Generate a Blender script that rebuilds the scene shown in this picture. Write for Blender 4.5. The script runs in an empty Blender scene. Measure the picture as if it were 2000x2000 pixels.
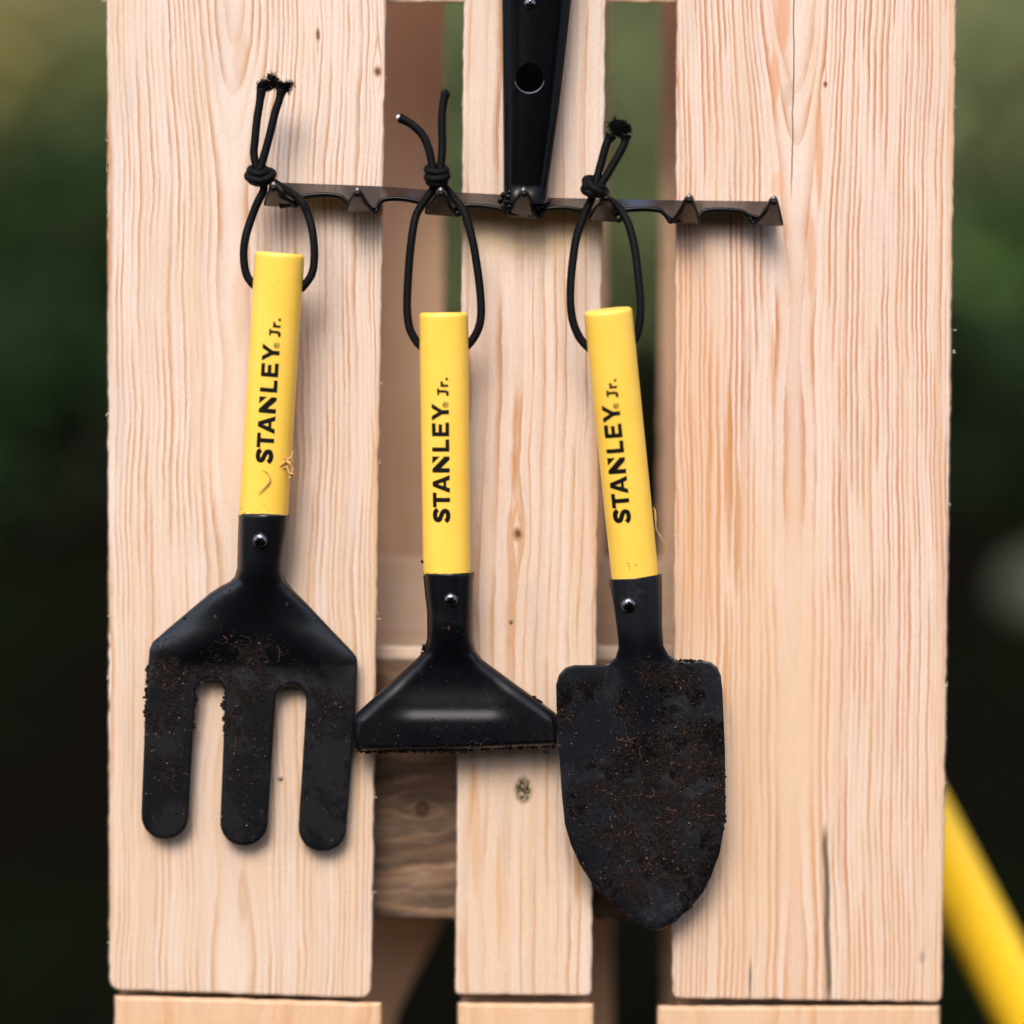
import bpy, bmesh, math, random
import numpy as np
from mathutils import Vector, Matrix
random.seed(7); RNG = np.random.default_rng(7)
SC = bpy.context.scene
COL = SC.collection
R = math.radians

# ---------------------------------------------------------------- camera, sky, sun, exposure
D = 0.90                    # camera to board plane (m)
WID = 0.46                  # width of the frame at the boards (m)
M = WID / 2000.0            # one photo pixel at the boards, in metres
PITCH = R(14.0)             # camera looks down
LEAN = math.tan(R(2.2))     # top of the pallet comes a little nearer than its foot
O = Vector((0, 0, 0.75))
FWD = Vector((0, math.cos(PITCH), -math.sin(PITCH)))
UP = Vector((0, math.sin(PITCH), math.cos(PITCH)))
RT = Vector((1, 0, 0))
cam_d = bpy.data.cameras.new('camera'); cam = bpy.data.objects.new('camera', cam_d); COL.objects.link(cam)
cam.location = O - FWD * D
cam.rotation_euler = (R(90) - PITCH, 0, 0)
cam_d.sensor_width = 36; cam_d.lens = 36 * D / WID
cam_d.clip_start = 0.02; cam_d.clip_end = 300
cam_d.dof.use_dof = True
cam_d.dof.focus_distance = D - 0.018
cam_d.dof.aperture_fstop = 1.5
SC.camera = cam

SUN_EL, SUN_AZ = R(54), R(-13)      # azimuth measured from the camera's side (-y) towards -x
w = bpy.data.worlds.new('World'); SC.world = w; w.use_nodes = True
nt = w.node_tree; nt.nodes.clear()
sky = nt.nodes.new('ShaderNodeTexSky'); sky.sky_type = 'NISHITA'; sky.sun_disc = False
sky.sun_elevation = SUN_EL
sdir = Vector((math.sin(SUN_AZ) * math.cos(SUN_EL), -math.cos(SUN_AZ) * math.cos(SUN_EL), math.sin(SUN_EL)))
sky.sun_rotation = math.atan2(sdir.x, sdir.y)
sky.air_density = 1.0; sky.dust_density = 3.5
bg = nt.nodes.new('ShaderNodeBackground'); bg.inputs['Strength'].default_value = 0.15
wo = nt.nodes.new('ShaderNodeOutputWorld')
nt.links.new(sky.outputs[0], bg.inputs[0]); nt.links.new(bg.outputs[0], wo.inputs[0])
sun_d = bpy.data.lights.new('sun', 'SUN'); sun = bpy.data.objects.new('sun', sun_d); COL.objects.link(sun)
sun_d.energy = 1.5; sun_d.angle = R(26); sun_d.color = (1.0, 0.965, 0.93)
sun.rotation_euler = (-sdir).to_track_quat('-Z', 'Y').to_euler()
sun.location = sdir * 5
SC.view_settings.view_transform = 'Standard'; SC.view_settings.look = 'None'
SC.view_settings.exposure = 0.98; SC.view_settings.gamma = 1.0
SC.render.engine = 'CYCLES'

# ---------------------------------------------------------------- geometry helpers
def pic(y, u, x):
    return O + RT * x + FWD * y + UP * u

def P(px, py, f=0.0):
    """the point seen at photo pixel (px, py), f metres in front of the board faces"""
    k = WID / 2000.0 / D
    a = (px - 1000) * k; b = (1000 - py) * k
    s = (D - f) / (1 + b * LEAN)
    return pic(-D + s, s * b, s * a)

def ground_at(px, dist, z=0.0):
    k = WID / 2000.0 / D
    return Vector(((px - 1000) * k * dist, cam.location.y + dist, z))

def tag(o, label=None, cat=None, group=None, kind=None):
    if label: o['label'] = label
    if cat: o['category'] = cat
    if group: o['group'] = group
    if kind: o['kind'] = kind
    return o

def empty(name, loc, label, cat, group=None):
    o = bpy.data.objects.new(name, None); COL.objects.link(o)
    o.location = loc; o.empty_display_size = 0.02
    bpy.context.view_layer.update()
    return tag(o, label, cat, group)

def mesh_obj(name, verts, faces, mat, parent=None, smooth=True, uvs=None):
    me = bpy.data.meshes.new(name)
    me.from_pydata([tuple(v) for v in verts], [], faces)
    me.update()
    return finish(name, me, mat, parent, smooth, uvs)

def root_loc(o):
    p = Vector((0, 0, 0))
    while o is not None:
        p = p + o.location; o = o.parent
    return p

def finish(name, me, mat, parent=None, smooth=True, uvs=None):
    if uvs is not None:
        lay = me.uv_layers.new(name='UVMap')
        idx = np.empty(len(me.loops), dtype=np.int32); me.loops.foreach_get('vertex_index', idx)
        lay.data.foreach_set('uv', np.asarray(uvs, dtype=np.float32)[idx].ravel())
    if smooth:
        me.polygons.foreach_set('use_smooth', [True] * len(me.polygons))
    o = bpy.data.objects.new(name, me); COL.objects.link(o)
    if mat: me.materials.append(mat)
    if parent is not None:
        me.transform(Matrix.Translation(-root_loc(parent)))
        o.parent = parent
    return o

def catmull(pts, n=8):
    pts = [Vector(p) for p in pts]
    q = [pts[0] * 2 - pts[1]] + pts + [pts[-1] * 2 - pts[-2]]
    out = []
    for i in range(1, len(q) - 2):
        p0, p1, p2, p3 = q[i - 1], q[i], q[i + 1], q[i + 2]
        for k in range(n):
            t = k / n
            out.append(0.5 * ((2 * p1) + (p2 - p0) * t + (2 * p0 - 5 * p1 + 4 * p2 - p3) * t * t + (3 * p1 - p0 - 3 * p2 + p3) * t ** 3))
    out.append(pts[-1])
    return out

def tube(pts, rad, seg=12, closed=False, caps=True):
    """returns verts, faces, uvs of a swept round tube; rad is a number or a list"""
    n = len(pts); V, F, UV = [], [], []
    nrm = None; L = 0
    for i, p in enumerate(pts):
        if closed: t = (pts[(i + 1) % n] - pts[i - 1]).normalized()
        else: t = (pts[min(i + 1, n - 1)] - pts[max(i - 1, 0)]).normalized()
        if nrm is None:
            nrm = t.orthogonal().normalized()
        else:
            nrm = (nrm - t * nrm.dot(t))
            nrm = nrm.normalized() if nrm.length > 1e-9 else t.orthogonal().normalized()
        b = t.cross(nrm)
        if i: L += (p - pts[i - 1]).length
        r = rad[i] if isinstance(rad, (list, tuple)) else rad
        for k in range(seg):
            a = 2 * math.pi * k / seg
            V.append(p + nrm * (math.cos(a) * r) + b * (math.sin(a) * r)); UV.append((k / seg, L * 100))
    m = n if closed else n - 1
    for i in range(m):
        for k in range(seg):
            a = i * seg + k; b2 = i * seg + (k + 1) % seg
            c = ((i + 1) % n) * seg + (k + 1) % seg; d = ((i + 1) % n) * seg + k
            F.append((a, b2, c, d))
    if caps and not closed:
        F.append(tuple(reversed(range(seg)))); F.append(tuple((n - 1) * seg + k for k in range(seg)))
    return V, F, UV

def merge(parts):
    V, F, U = [], [], []
    for v, f, u in parts:
        o = len(V); V += list(v); U += list(u); F += [tuple(i + o for i in x) for x in f]
    return V, F, U

def jitter_outline(pts, step=14, amp=0.7, closed=True):
    out = []
    n = len(pts)
    for i in range(n if closed else n - 1):
        a = np.array(pts[i], float); b = np.array(pts[(i + 1) % n], float)
        L = np.linalg.norm(b - a); k = max(1, int(L / step))
        d = (b - a) / max(L, 1e-6); nn = np.array([-d[1], d[0]])
        for j in range(k):
            q = a + (b - a) * j / k
            if j and amp: q = q + nn * RNG.normal(0, amp)
            out.append(tuple(q))
    return out

def inset(pts, d):
    """offset a simple polygon inwards by d"""
    n = len(pts); out = []
    area = sum(pts[i][0] * pts[(i + 1) % n][1] - pts[(i + 1) % n][0] * pts[i][1] for i in range(n))
    sg = 1 if area > 0 else -1
    for i in range(n):
        a = np.array(pts[i - 1], float); c = np.array(pts[(i + 1) % n], float)
        t = c - a; t /= max(np.linalg.norm(t), 1e-9)
        nn = np.array([-t[1], t[0]]) * sg
        out.append((pts[i][0] + nn[0] * d, pts[i][1] + nn[1] * d))
    return out

def slab(name, outline, f_front, thick, mat, parent, bev=5.0, uvscale=0.001, uvrot=False):
    """board: traced outline (photo px), front face at f_front, real thickness, rounded front arris"""
    rings = []
    for d, df in ((bev, 0.0), (bev * 0.35, bev * 0.25), (0, bev * 0.9)):
        rings.append(([p for p in inset(outline, d)] if d else outline, f_front - df * M))
    rings.append((outline, f_front - thick))
    n = len(outline); V, F, U = [], [], []
    for pts, f in rings:
        for (x, y) in pts:
            V.append(P(x, y, f))
            dd = (f_front - f) / M * 0.8
            U.append(((x + dd) * uvscale, y * uvscale) if not uvrot else (y * uvscale + dd * uvscale, x * uvscale))
    for r in range(3):
        for i in range(n):
            j = (i + 1) % n
            F.append((r * n + i, r * n + j, (r + 1) * n + j, (r + 1) * n + i))
    F.append(tuple(reversed(range(n)))); F.append(tuple(3 * n + i for i in range(n)))
    bm = bmesh.new()
    bv = [bm.verts.new(v) for v in V]
    for f in F:
        try: bm.faces.new([bv[i] for i in f])
        except ValueError: pass
    bm.normal_update()
    bmesh.ops.recalc_face_normals(bm, faces=bm.faces)
    bmesh.ops.triangulate(bm, faces=[f for f in bm.faces if len(f.verts) > 4])
    me = bpy.data.meshes.new(name); bm.to_mesh(me); bm.free()
    o = finish(name, me, mat, parent, False, U)
    return o

# ---------------------------------------------------------------- shader helpers
class S:
    """a socket one can do arithmetic on"""
    nt = None
    def __init__(s, sock): s.s = sock
    @staticmethod
    def m(op, *a, clamp=False):
        n = S.nt.nodes.new('ShaderNodeMath'); n.operation = op; n.use_clamp = clamp
        for i, v in enumerate(a):
            if isinstance(v, S): S.nt.links.new(v.s, n.inputs[i])
            else: n.inputs[i].default_value = v
        return S(n.outputs[0])
    def __add__(a, b): return S.m('ADD', a, b)
    __radd__ = __add__
    def __sub__(a, b): return S.m('SUBTRACT', a, b)
    def __rsub__(a, b): return S.m('SUBTRACT', b, a)
    def __mul__(a, b): return S.m('MULTIPLY', a, b)
    __rmul__ = __mul__
    def __truediv__(a, b): return S.m('DIVIDE', a, b)
    def sq(a): return S.m('MULTIPLY', a, a)
    def sqrt(a): return S.m('SQRT', a)
    def frac(a): return S.m('FRACT', a)
    def clamp(a): return S.m('ADD', a, 0.0, clamp=True)
    def gauss(a): return S.m('EXPONENT', S.m('MULTIPLY', a, -1.0))
def smooth(x, lo, hi, a=0.0, b=1.0):
    n = S.nt.nodes.new('ShaderNodeMapRange'); n.interpolation_type = 'SMOOTHSTEP'
    S.nt.links.new(x.s, n.inputs[0])
    for i, v in zip((1, 2, 3, 4), (lo, hi, a, b)): n.inputs[i].default_value = v
    return S(n.outputs[0])
def comb(x, y, z=0.0):
    n = S.nt.nodes.new('ShaderNodeCombineXYZ')
    for i, v in enumerate((x, y, z)):
        if isinstance(v, S): S.nt.links.new(v.s, n.inputs[i])
        else: n.inputs[i].default_value = v
    return S(n.outputs[0])
def noise(vec, scale, detail=3, rough=0.55, out=0, dist=0.0):
    n = S.nt.nodes.new('ShaderNodeTexNoise')
    n.inputs['Scale'].default_value = scale; n.inputs['Detail'].default_value = detail
    n.inputs['Roughness'].default_value = rough; n.inputs['Distortion'].default_value = dist
    if vec is not None: S.nt.links.new(vec.s, n.inputs['Vector'])
    return S(n.outputs[out])
def mix(fac, a, b, mode='MIX'):
    n = S.nt.nodes.new('ShaderNodeMix'); n.data_type = 'RGBA'; n.blend_type = mode
    for i, v in ((0, fac), (6, a), (7, b)):
        if isinstance(v, S): S.nt.links.new(v.s, n.inputs[i])
        elif i: n.inputs[i].default_value = (*v, 1)
        else: n.inputs[i].default_value = v
    return S(n.outputs[2])
def new_mat(name):
    m = bpy.data.materials.new(name); m.use_nodes = True
    S.nt = m.node_tree
    b = m.node_tree.nodes['Principled BSDF']
    return m, b
def put(b, key, v):
    if isinstance(v, S): S.nt.links.new(v.s, b.inputs[key])
    elif isinstance(v, tuple): b.inputs[key].default_value = (*v, 1)
    else: b.inputs[key].default_value = v
def bump(b, h, dist, strength=1.0):
    n = S.nt.nodes.new('ShaderNodeBump'); n.inputs['Distance'].default_value = dist
    n.inputs['Strength'].default_value = strength
    S.nt.links.new(h.s, n.inputs['Height']); S.nt.links.new(n.outputs[0], b.inputs['Normal'])
def uvxy():
    n = S.nt.nodes.new('ShaderNodeUVMap'); n.uv_map = 'UVMap'
    s = S.nt.nodes.new('ShaderNodeSeparateXYZ'); S.nt.links.new(n.outputs[0], s.inputs[0])
    return S(s.outputs[0]), S(s.outputs[1])
def objco():
    n = S.nt.nodes.new('ShaderNodeTexCoord'); return S(n.outputs['Object'])

def wood(name, base, late, x0, freq, d0=0.10, slope=0.0, vmax=9.0, seed=0.0, contrast=0.8, wob=0.012, width=0.45,
         knots=(), streaks=(), cracks=(), pits=(), grey=(0.42, 0.36, 0.33), greyamt=0.35, stretch=1.0, dirt=0.3, rough_mark=0.5, honey=(0.60, 0.395, 0.225), honeyamt=0.50, vh=(0.5, 1.6)):
    """pine sawn from a log: growth rings cut by the face, fibres, knots, streaks (resin, some painted light or shade), cracks (board px/1000 coords)"""
    m, b = new_mat(name)
    u, v = uvxy()
    low = noise(comb(u * 1.6, v * 0.9, seed), 2.2, 2)
    wig = noise(comb(u * 9.0, v * 4.0, seed + 3), 1.5, 4, 0.6)
    jag = noise(comb(u * 40.0, v * 26.0, seed + 11), 1.0, 3, 0.6)
    uu = u + (low - 0.5) * (wob * 4) + (wig - 0.5) * wob + (jag - 0.5) * 0.0035
    bend = None
    for (ku, kv, ru, rv, amp) in [(k[0], k[1], k[2] * 2.6, k[3] * 4.5, k[4]) for k in knots]:
        e = ((u - ku) / ru).sq() + ((v - kv) / rv).sq()
        g = e.gauss() * S.m('MULTIPLY', S.m('SIGN', u - ku), amp)
        uu = uu - g
    sm = S.nt.nodes.new('ShaderNodeMath'); sm.operation = 'SMOOTH_MIN'; S.nt.links.new(v.s, sm.inputs[0]); sm.inputs[1].default_value = vmax; sm.inputs[2].default_value = 0.35
    d = (S(sm.outputs[0]) * slope) + d0 + (noise(comb(u * 0.3, v * 0.7, seed + 9), 1.3, 2) - 0.5) * 0.10 * stretch
    r = ((uu - x0).sq() + d.sq()).sqrt()
    vary = noise(comb(r * 3.0, 0.0, seed + 5), 6.0, 2)
    ph = r * freq + (vary - 0.5) * 3.0
    f = ph.frac()
    ringid = S.m('FLOOR', ph)
    wv_ = noise(comb(ringid * 0.37, v * 2.2, seed + 61), 4.0, 3, 0.6)
    f = (f + (wv_ - 0.5) * 0.30).clamp()
    late_m = smooth(f, 1.0 - width * 1.7, 0.93) * smooth(f, 0.94, 1.0, 1.0, 0.0)
    # every ring has its own strength, and it comes and goes along the board
    rs = noise(comb(ringid * 0.731, v * 0.8, seed + 20), 3.0, 2)
    bandn = noise(comb(r * 34.0, v * 0.35, seed + 91), 1.0, 3, 0.6)
    heart = smooth(S.m('ABSOLUTE', uu - x0), 0.004, 0.030, 0.25, 1.0)
    band = smooth(bandn, 0.54, 0.68) * heart
    fib = noise(comb(u * 260.0, v * 9.0, seed), 1.0, 3, 0.6)
    fib2 = noise(comb(u * 700.0, v * 40.0, seed + 2), 1.0, 2, 0.6)
    patch = noise(comb(u * 5.0, v * 1.4, seed + 7), 1.6, 3)
    amt = late_m * heart * smooth(rs, 0.40, 0.60, 0.22, 1.15) * smooth(fib, 0.25, 0.65, 0.55, 1.0) * contrast
    col = mix(amt.clamp(), mix(band * 0.42 * contrast, base, tuple(0.25 * a + 0.75 * c for a, c in zip(base, late))), late)
    # pale / tan drift across the board
    col = mix(smooth(patch, 0.46, 0.72) * 0.30, col, tuple(0.55 * a + 0.45 * c for a, c in zip(base, late)))
    hn1 = noise(comb(u * 3.2, v * 0.8, seed + 51), 1.3, 4, 0.6); hn2 = noise(comb(u * 22.0, v * 1.1, seed + 57), 1.3, 3, 0.6)
    hv = smooth(v, vh[0], vh[1], 0.0, 0.14)
    col = mix((smooth(hn1 * 0.40 + hn2 * 0.60 + hv, 0.47, 0.70) * honeyamt).clamp(), col, honey)
    gp = noise(comb(u * 12.0, v * 2.2, seed + 31), 1.4, 4, 0.65)
    col = mix(smooth(gp, 0.52, 0.75) * greyamt, col, grey)
    col = mix(smooth(fib, 0.2, 0.8, 0.16, 0.0), col, (0.30, 0.18, 0.10))
    mic = noise(comb(u * 520.0, v * 130.0, seed + 71), 1.0, 2, 0.7)
    col = mix(smooth(mic, 0.25, 0.75, 0.22, 0.0), col, (0.26, 0.17, 0.12))
    pale = noise(comb(u * 330.0, v * 14.0, seed + 77), 1.0, 2, 0.6)
    col = mix(smooth(pale, 0.55, 0.8) * 0.30, col, (0.72, 0.64, 0.60))
    fl = noise(comb(u * 160.0, v * 22.0, seed + 44), 1.0, 2)
    col = mix(smooth(fl, 0.70, 0.80) * 0.45 * dirt * 2, col, (0.16, 0.11, 0.07))
    for (su, sv, ru, rv, c, a) in streaks:
        e = ((u + (wig - 0.5) * 0.012 - su) / ru).sq() + ((v - sv) / rv).sq()
        col = mix((smooth(e, 0.3, 1.1, a, 0.0) * smooth(fib, 0.2, 0.7, 0.6, 1.0)).clamp(), col, c)
    for (ku, kv, ru, rv, amp) in knots:
        e = (((u - ku) / ru).sq() + ((v - kv) / rv).sq()) + (noise(comb(u * 60, v * 60, seed), 1.5, 3) - 0.5) * 1.1
        col = mix(smooth(e, 0.5, 2.2, 0.8, 0.0), col, tuple(x * 0.75 for x in late))
        col = mix(smooth(e, 0.1, 0.75, 0.93, 0.0), col, (0.10, 0.045, 0.02))
    for (ku, kv, ru, rv) in pits:
        e = (((u - ku) / ru).sq() + ((v - kv) / rv).sq())
        sp = noise(comb(u * 190, v * 150, seed + 8), 1.0, 3)
        col = mix(smooth(e, 0.2, 2.0, 0.5, 0.0), col, (0.24, 0.17, 0.06))
        col = mix((smooth(e, 0.3, 1.6, 1.0, 0.0) * smooth(sp, 0.36, 0.50)).clamp(), col, (0.035, 0.030, 0.010))
    hc = None
    for (cu, v0, v1, wd, drift) in cracks:
        line = S.m('ABSOLUTE', (u + (noise(comb(0.0, v * 4.0, seed + cu), 2.0, 3) - 0.5) * 0.010) - (v - v0) * drift - cu)
        c = smooth(line, wd * 0.35, wd, 1.0, 0.0) * smooth(v, v0 - 0.002, v0 + 0.05) * smooth(v, v1 - 0.08, v1, 1.0, 0.0)
        col = mix(c * 0.85, col, (0.05, 0.033, 0.018))
        hc = c if hc is None else hc + c
    put(b, 'Base Color', col)
    put(b, 'Roughness', smooth(fib, 0.2, 0.8, 0.62, 0.85))
    b.inputs['Specular IOR Level'].default_value = 0.3
    h = fib * 0.5 + fib2 * 0.35 + amt * 0.12
    if hc is not None: h = h - hc * 2.0
    bump(b, h + mic * 0.3, 0.00040, 0.6)
    return m

# ---------------------------------------------------------------- materials
LIGHT = (0.60, 0.435, 0.325); LATE = (0.46, 0.235, 0.120)
M_b1 = wood('pine_left', (0.66, 0.545, 0.46), (0.44, 0.225, 0.11), 0.455, 96, 0.045, 0.05, 0.6, 1.0, 1.05, 0.010, 0.42,
            knots=((0.621, 0.068, 0.004, 0.012, 0.006), (0.738, 0.140, 0.007, 0.010, 0.010)),
            streaks=((0.470, 0.115, 0.018, 0.07, (0.47, 0.27, 0.16), 0.5), (0.475, 1.75, 0.012, 0.06, (0.45, 0.27, 0.15), 0.6),
                     (0.47, 0.60, 0.02, 0.10, (0.5, 0.29, 0.16), 0.35), (0.744, 1.10, 0.02, 0.5, (0.47, 0.25, 0.11), 0.5)), greyamt=0.30)
M_b2 = wood('pine_middle', (0.65, 0.52, 0.43), (0.43, 0.20, 0.075), 0.80, 44, 0.08, 0.02, 9.0, 5.3, 1.05, 0.008, 0.24,
            knots=((1.011, 1.043, 0.009, 0.012, 0.016),), pits=((1.022, 1.543, 0.016, 0.024), (0.998, 1.215, 0.004, 0.005)),
            streaks=((1.17, 0.95, 0.02, 0.28, (0.48, 0.24, 0.09), 0.55), (1.04, 0.46, 0.16, 0.05, (0.50, 0.36, 0.15), 0.45), (0.93, 1.62, 0.012, 0.16, (0.46, 0.24, 0.08), 0.5), (0.975, 1.75, 0.007, 0.14, (0.46, 0.24, 0.08), 0.5), (1.125, 1.70, 0.008, 0.07, (0.42, 0.22, 0.06), 0.7)), greyamt=0.35)  # wide olive streak paints the rake's soft shade across the board
M_b3 = wood('pine_right', (0.67, 0.54, 0.45), (0.43, 0.165, 0.06), 1.552, 108, 0.03, 0.12, 0.38, 9.1, 1.25, 0.006, 0.46,
            knots=((1.612, 0.165, 0.004, 0.006, 0.006),),
            streaks=((1.530, 0.03, 0.016, 0.075, (0.53, 0.25, 0.13), 0.85), (1.512, 0.15, 0.010, 0.06, (0.52, 0.25, 0.13), 0.8),
                     (1.540, 0.185, 0.014, 0.03, (0.42, 0.27, 0.19), 0.6), (1.518, 0.36, 0.016, 0.03, (0.55, 0.29, 0.16), 0.6),
                     (1.425, 0.92, 0.0075, 0.22, (0.38, 0.145, 0.03), 0.95), (1.440, 1.04, 0.007, 0.15, (0.36, 0.15, 0.028), 0.95), (1.418, 1.28, 0.005, 0.14, (0.42, 0.17, 0.05), 0.8), (1.352, 0.98, 0.004, 0.26, (0.44, 0.18, 0.05), 0.7), (1.51, 0.72, 0.006, 0.10, (0.50, 0.23, 0.09), 0.7), (1.60, 0.30, 0.008, 0.12, (0.50, 0.22, 0.09), 0.75), (1.585, 0.50, 0.010, 0.10, (0.50, 0.22, 0.09), 0.6),
                     (1.385, 0.95, 0.005, 0.28, (0.42, 0.17, 0.045), 0.85), (1.403, 1.10, 0.005, 0.30, (0.42, 0.17, 0.045), 0.8),
                     (1.33, 0.85, 0.12, 0.55, (0.56, 0.30, 0.14), 0.42), (1.50, 1.35, 0.16, 0.55, (0.58, 0.37, 0.21), 0.35), (1.800, 1.87, 0.006, 0.015, (0.22, 0.17, 0.14), 0.7),
                     (1.861, 0.3, 0.012, 0.8, (0.50, 0.27, 0.11), 0.6)),
            cracks=((1.557, -0.5, 0.41, 0.0015, -0.011), (1.612, 1.60, 2.00, 0.0075, 0.018), (1.465, 1.86, 1.99, 0.003, 0.0)), greyamt=0.25, stretch=0.35)
M_low = wood('pine_lower', (0.66, 0.43, 0.27), (0.50, 0.22, 0.06), 0.45, 34, 0.08, 0.06, 9.0, 14.0, 0.8, 0.02, 0.5, greyamt=0.2)
M_low2 = wood('pine_lower_middle', (0.66, 0.43, 0.27), (0.52, 0.24, 0.07), 1.05, 34, 0.06, 0.06, 9.0, 17.0, 0.8, 0.02, 0.5, greyamt=0.2)
M_low3 = wood('pine_lower_right', (0.64, 0.43, 0.28), (0.50, 0.23, 0.08), 1.45, 44, 0.06, 0.06, 9.0, 19.0, 0.8, 0.02, 0.5, greyamt=0.25)
M_back = wood('pine_rear', (0.86, 0.56, 0.35), (0.76, 0.44, 0.25), 0.7, 20, 0.1, 0.0, 9.0, 23.0, 0.5, 0.02, 0.5, greyamt=0.1)
M_rcross = wood('pine_rear_cross', (0.80, 0.60, 0.46), (0.64, 0.40, 0.26), 1.15, 40, 0.05, 0.0, 9.0, 29.0, 0.6, 0.02, 0.6, greyamt=0.3)
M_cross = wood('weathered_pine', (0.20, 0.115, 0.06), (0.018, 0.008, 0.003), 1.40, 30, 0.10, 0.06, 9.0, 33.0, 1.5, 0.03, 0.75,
               knots=((1.580, 0.825, 0.014, 0.012, 0.05),), streaks=((1.272, 0.8, 0.018, 3.0, (0.66, 0.50, 0.38), 0.95), (1.66, 0.8, 0.02, 0.5, (0.06, 0.03, 0.015), 0.6), (1.47, 0.8, 0.03, 0.5, (0.07, 0.035, 0.02), 0.55), (1.35, 0.8, 0.04, 0.6, (0.13, 0.07, 0.04), 0.5)),  # pale first streak paints the lit top edge of this board
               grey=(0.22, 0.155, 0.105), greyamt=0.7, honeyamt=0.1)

def paint_black(name, rough=0.36, dust=0.35, spec=0.5, base=(0.0055, 0.006, 0.008), film=0.0, zhi=0.036):
    m, b = new_mat(name); co = objco()
    n1 = noise(co, 28.0, 4, 0.6); n2 = noise(co, 420.0, 3, 0.6); n3 = noise(co, 1500.0, 2)
    dm = (smooth(n1, 0.45, 0.68) * smooth(n2, 0.35, 0.7) * dust).clamp()
    put(b, 'Base Color', mix(dm, base, (0.022, 0.023, 0.031)))
    fm = None
    if film:
        f1 = noise(co, 42.0, 5, 0.65); f2 = noise(co, 600.0, 3, 0.7)
        fm = (smooth(f1, 0.47, 0.56) * smooth(f2, 0.30, 0.55, 0.5, 1.0) * film)
        sz = S.nt.nodes.new('ShaderNodeSeparateXYZ'); S.nt.links.new(co.s, sz.inputs[0])
        fm = (fm * smooth(S(sz.outputs[2]), zhi - 0.012, zhi + 0.006, 1.0, 0.0)).clamp()
        put(b, 'Base Color', mix(fm, mix(dm, base, (0.022, 0.023, 0.031)), (0.0038, 0.0026, 0.0023)))
        put(b, 'Roughness', (dm * 0.35 + rough + fm * 0.4)); put(b, 'Specular IOR Level', (fm * (-spec)) + spec)
    else:
        put(b, 'Roughness', (dm * 0.35 + rough + (n2 - 0.5) * 0.10))
        b.inputs['Specular IOR Level'].default_value = spec
    bump(b, n3 + n2 * 0.7, 0.00003, 0.5)
    return m
M_blk = paint_black('black_paint_clean', 0.34, 0.10, 0.36, (0.0016, 0.0018, 0.0030))
M_fork = paint_black('black_paint_fork', 0.34, 0.12, 0.55, (0.0016, 0.0019, 0.0032), 0.5, 0.0)
M_trow = paint_black('black_paint_dusty', 0.42, 0.50, 0.40, (0.0018, 0.0023, 0.0042), 0.95)
M_rake = paint_black('black_gloss_rake', 0.28, 0.15, 0.62, (0.012, 0.007, 0.0055))  # warm brown in the base imitates reflected wood
M_lip = paint_black('black_gloss_edge', 0.32, 0.0, 0.16, (0.0015, 0.0015, 0.002))
M_sock = paint_black('black_gloss_socket', 0.18, 0.05, 0.12, (0.0012, 0.0012, 0.0014))

def yellow(name, seed):
    m, b = new_mat(name); co = objco()
    n1 = noise(co, 60.0, 3); n2 = noise(co, 900.0, 2); n3 = noise(comb(seed, 0.0, 0.0) , 1.0)
    vm = S.nt.nodes.new('ShaderNodeVectorMath'); vm.operation = 'MULTIPLY'; vm.inputs[1].default_value = (1, 1, 0.35)
    S.nt.links.new(co.s, vm.inputs[0])
    sc = noise(S(vm.outputs[0]), 260.0, 4, 0.7)
    c = mix(smooth(n1, 0.3, 0.7), (0.82, 0.505, 0.060), (0.86, 0.535, 0.078))
    c = mix(smooth(sc, 0.715, 0.74) * 0.8, c, (0.16, 0.08, 0.02))
    put(b, 'Base Color', c)
    put(b, 'Roughness', n1 * 0.15 + 0.30)
    bump(b, n1 * 2.0 + n2 * 0.3 - smooth(sc, 0.70, 0.74) * 0.5, 0.00008, 0.6)
    b.inputs['Subsurface Weight'].default_value = 0.0
    return m
M_yel = yellow('yellow_lacquer', 1.0)

m, b = new_mat('black_ink'); M_ink = m
put(b, 'Base Color', (0.003, 0.003, 0.002)); put(b, 'Roughness', 0.6); b.inputs['Specular IOR Level'].default_value = 0.15
nn_ = noise(objco(), 2600.0, 2)
put(b, 'Alpha', smooth(nn_, 0.72, 0.78, 1.0, 0.0))

m, b = new_mat('braided_cord'); M_cord = m
u, v = uvxy()
a1 = S.m('SINE', (u * (2 * math.pi * 7)) + v * 60.0); a2 = S.m('SINE', (u * (2 * math.pi * 7)) - v * 60.0)
wv = S.m('MAXIMUM', a1, a2)
put(b, 'Base Color', mix(smooth(wv, -0.2, 0.9), (0.0004, 0.0004, 0.0005), (0.0013, 0.0013, 0.0017))); put(b, 'Roughness', 0.6)
b.inputs['Specular IOR Level'].default_value = 0.12
bump(b, wv, 0.00007, 0.7)
m, b = new_mat('cord_fibre'); M_fib = m
put(b, 'Base Color', (0.002, 0.0018, 0.002)); put(b, 'Roughness', 0.9); b.inputs['Specular IOR Level'].default_value = 0.1
m, b = new_mat('white_rubber_core'); M_core = m
put(b, 'Base Color', (0.65, 0.65, 0.68)); put(b, 'Roughness', 0.6)
m, b = new_mat('screw_steel'); M_screw = m
put(b, 'Base Color', (0.16, 0.16, 0.18)); put(b, 'Metallic', 1.0); put(b, 'Roughness', 0.2)
bump(b, noise(objco(), 900.0, 2), 0.0001, 0.5)
m, b = new_mat('recess_dark'); M_rec = m
put(b, 'Base Color', (0.001, 0.001, 0.001)); put(b, 'Roughness', 0.8); b.inputs['Specular IOR Level'].default_value = 0.0

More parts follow.
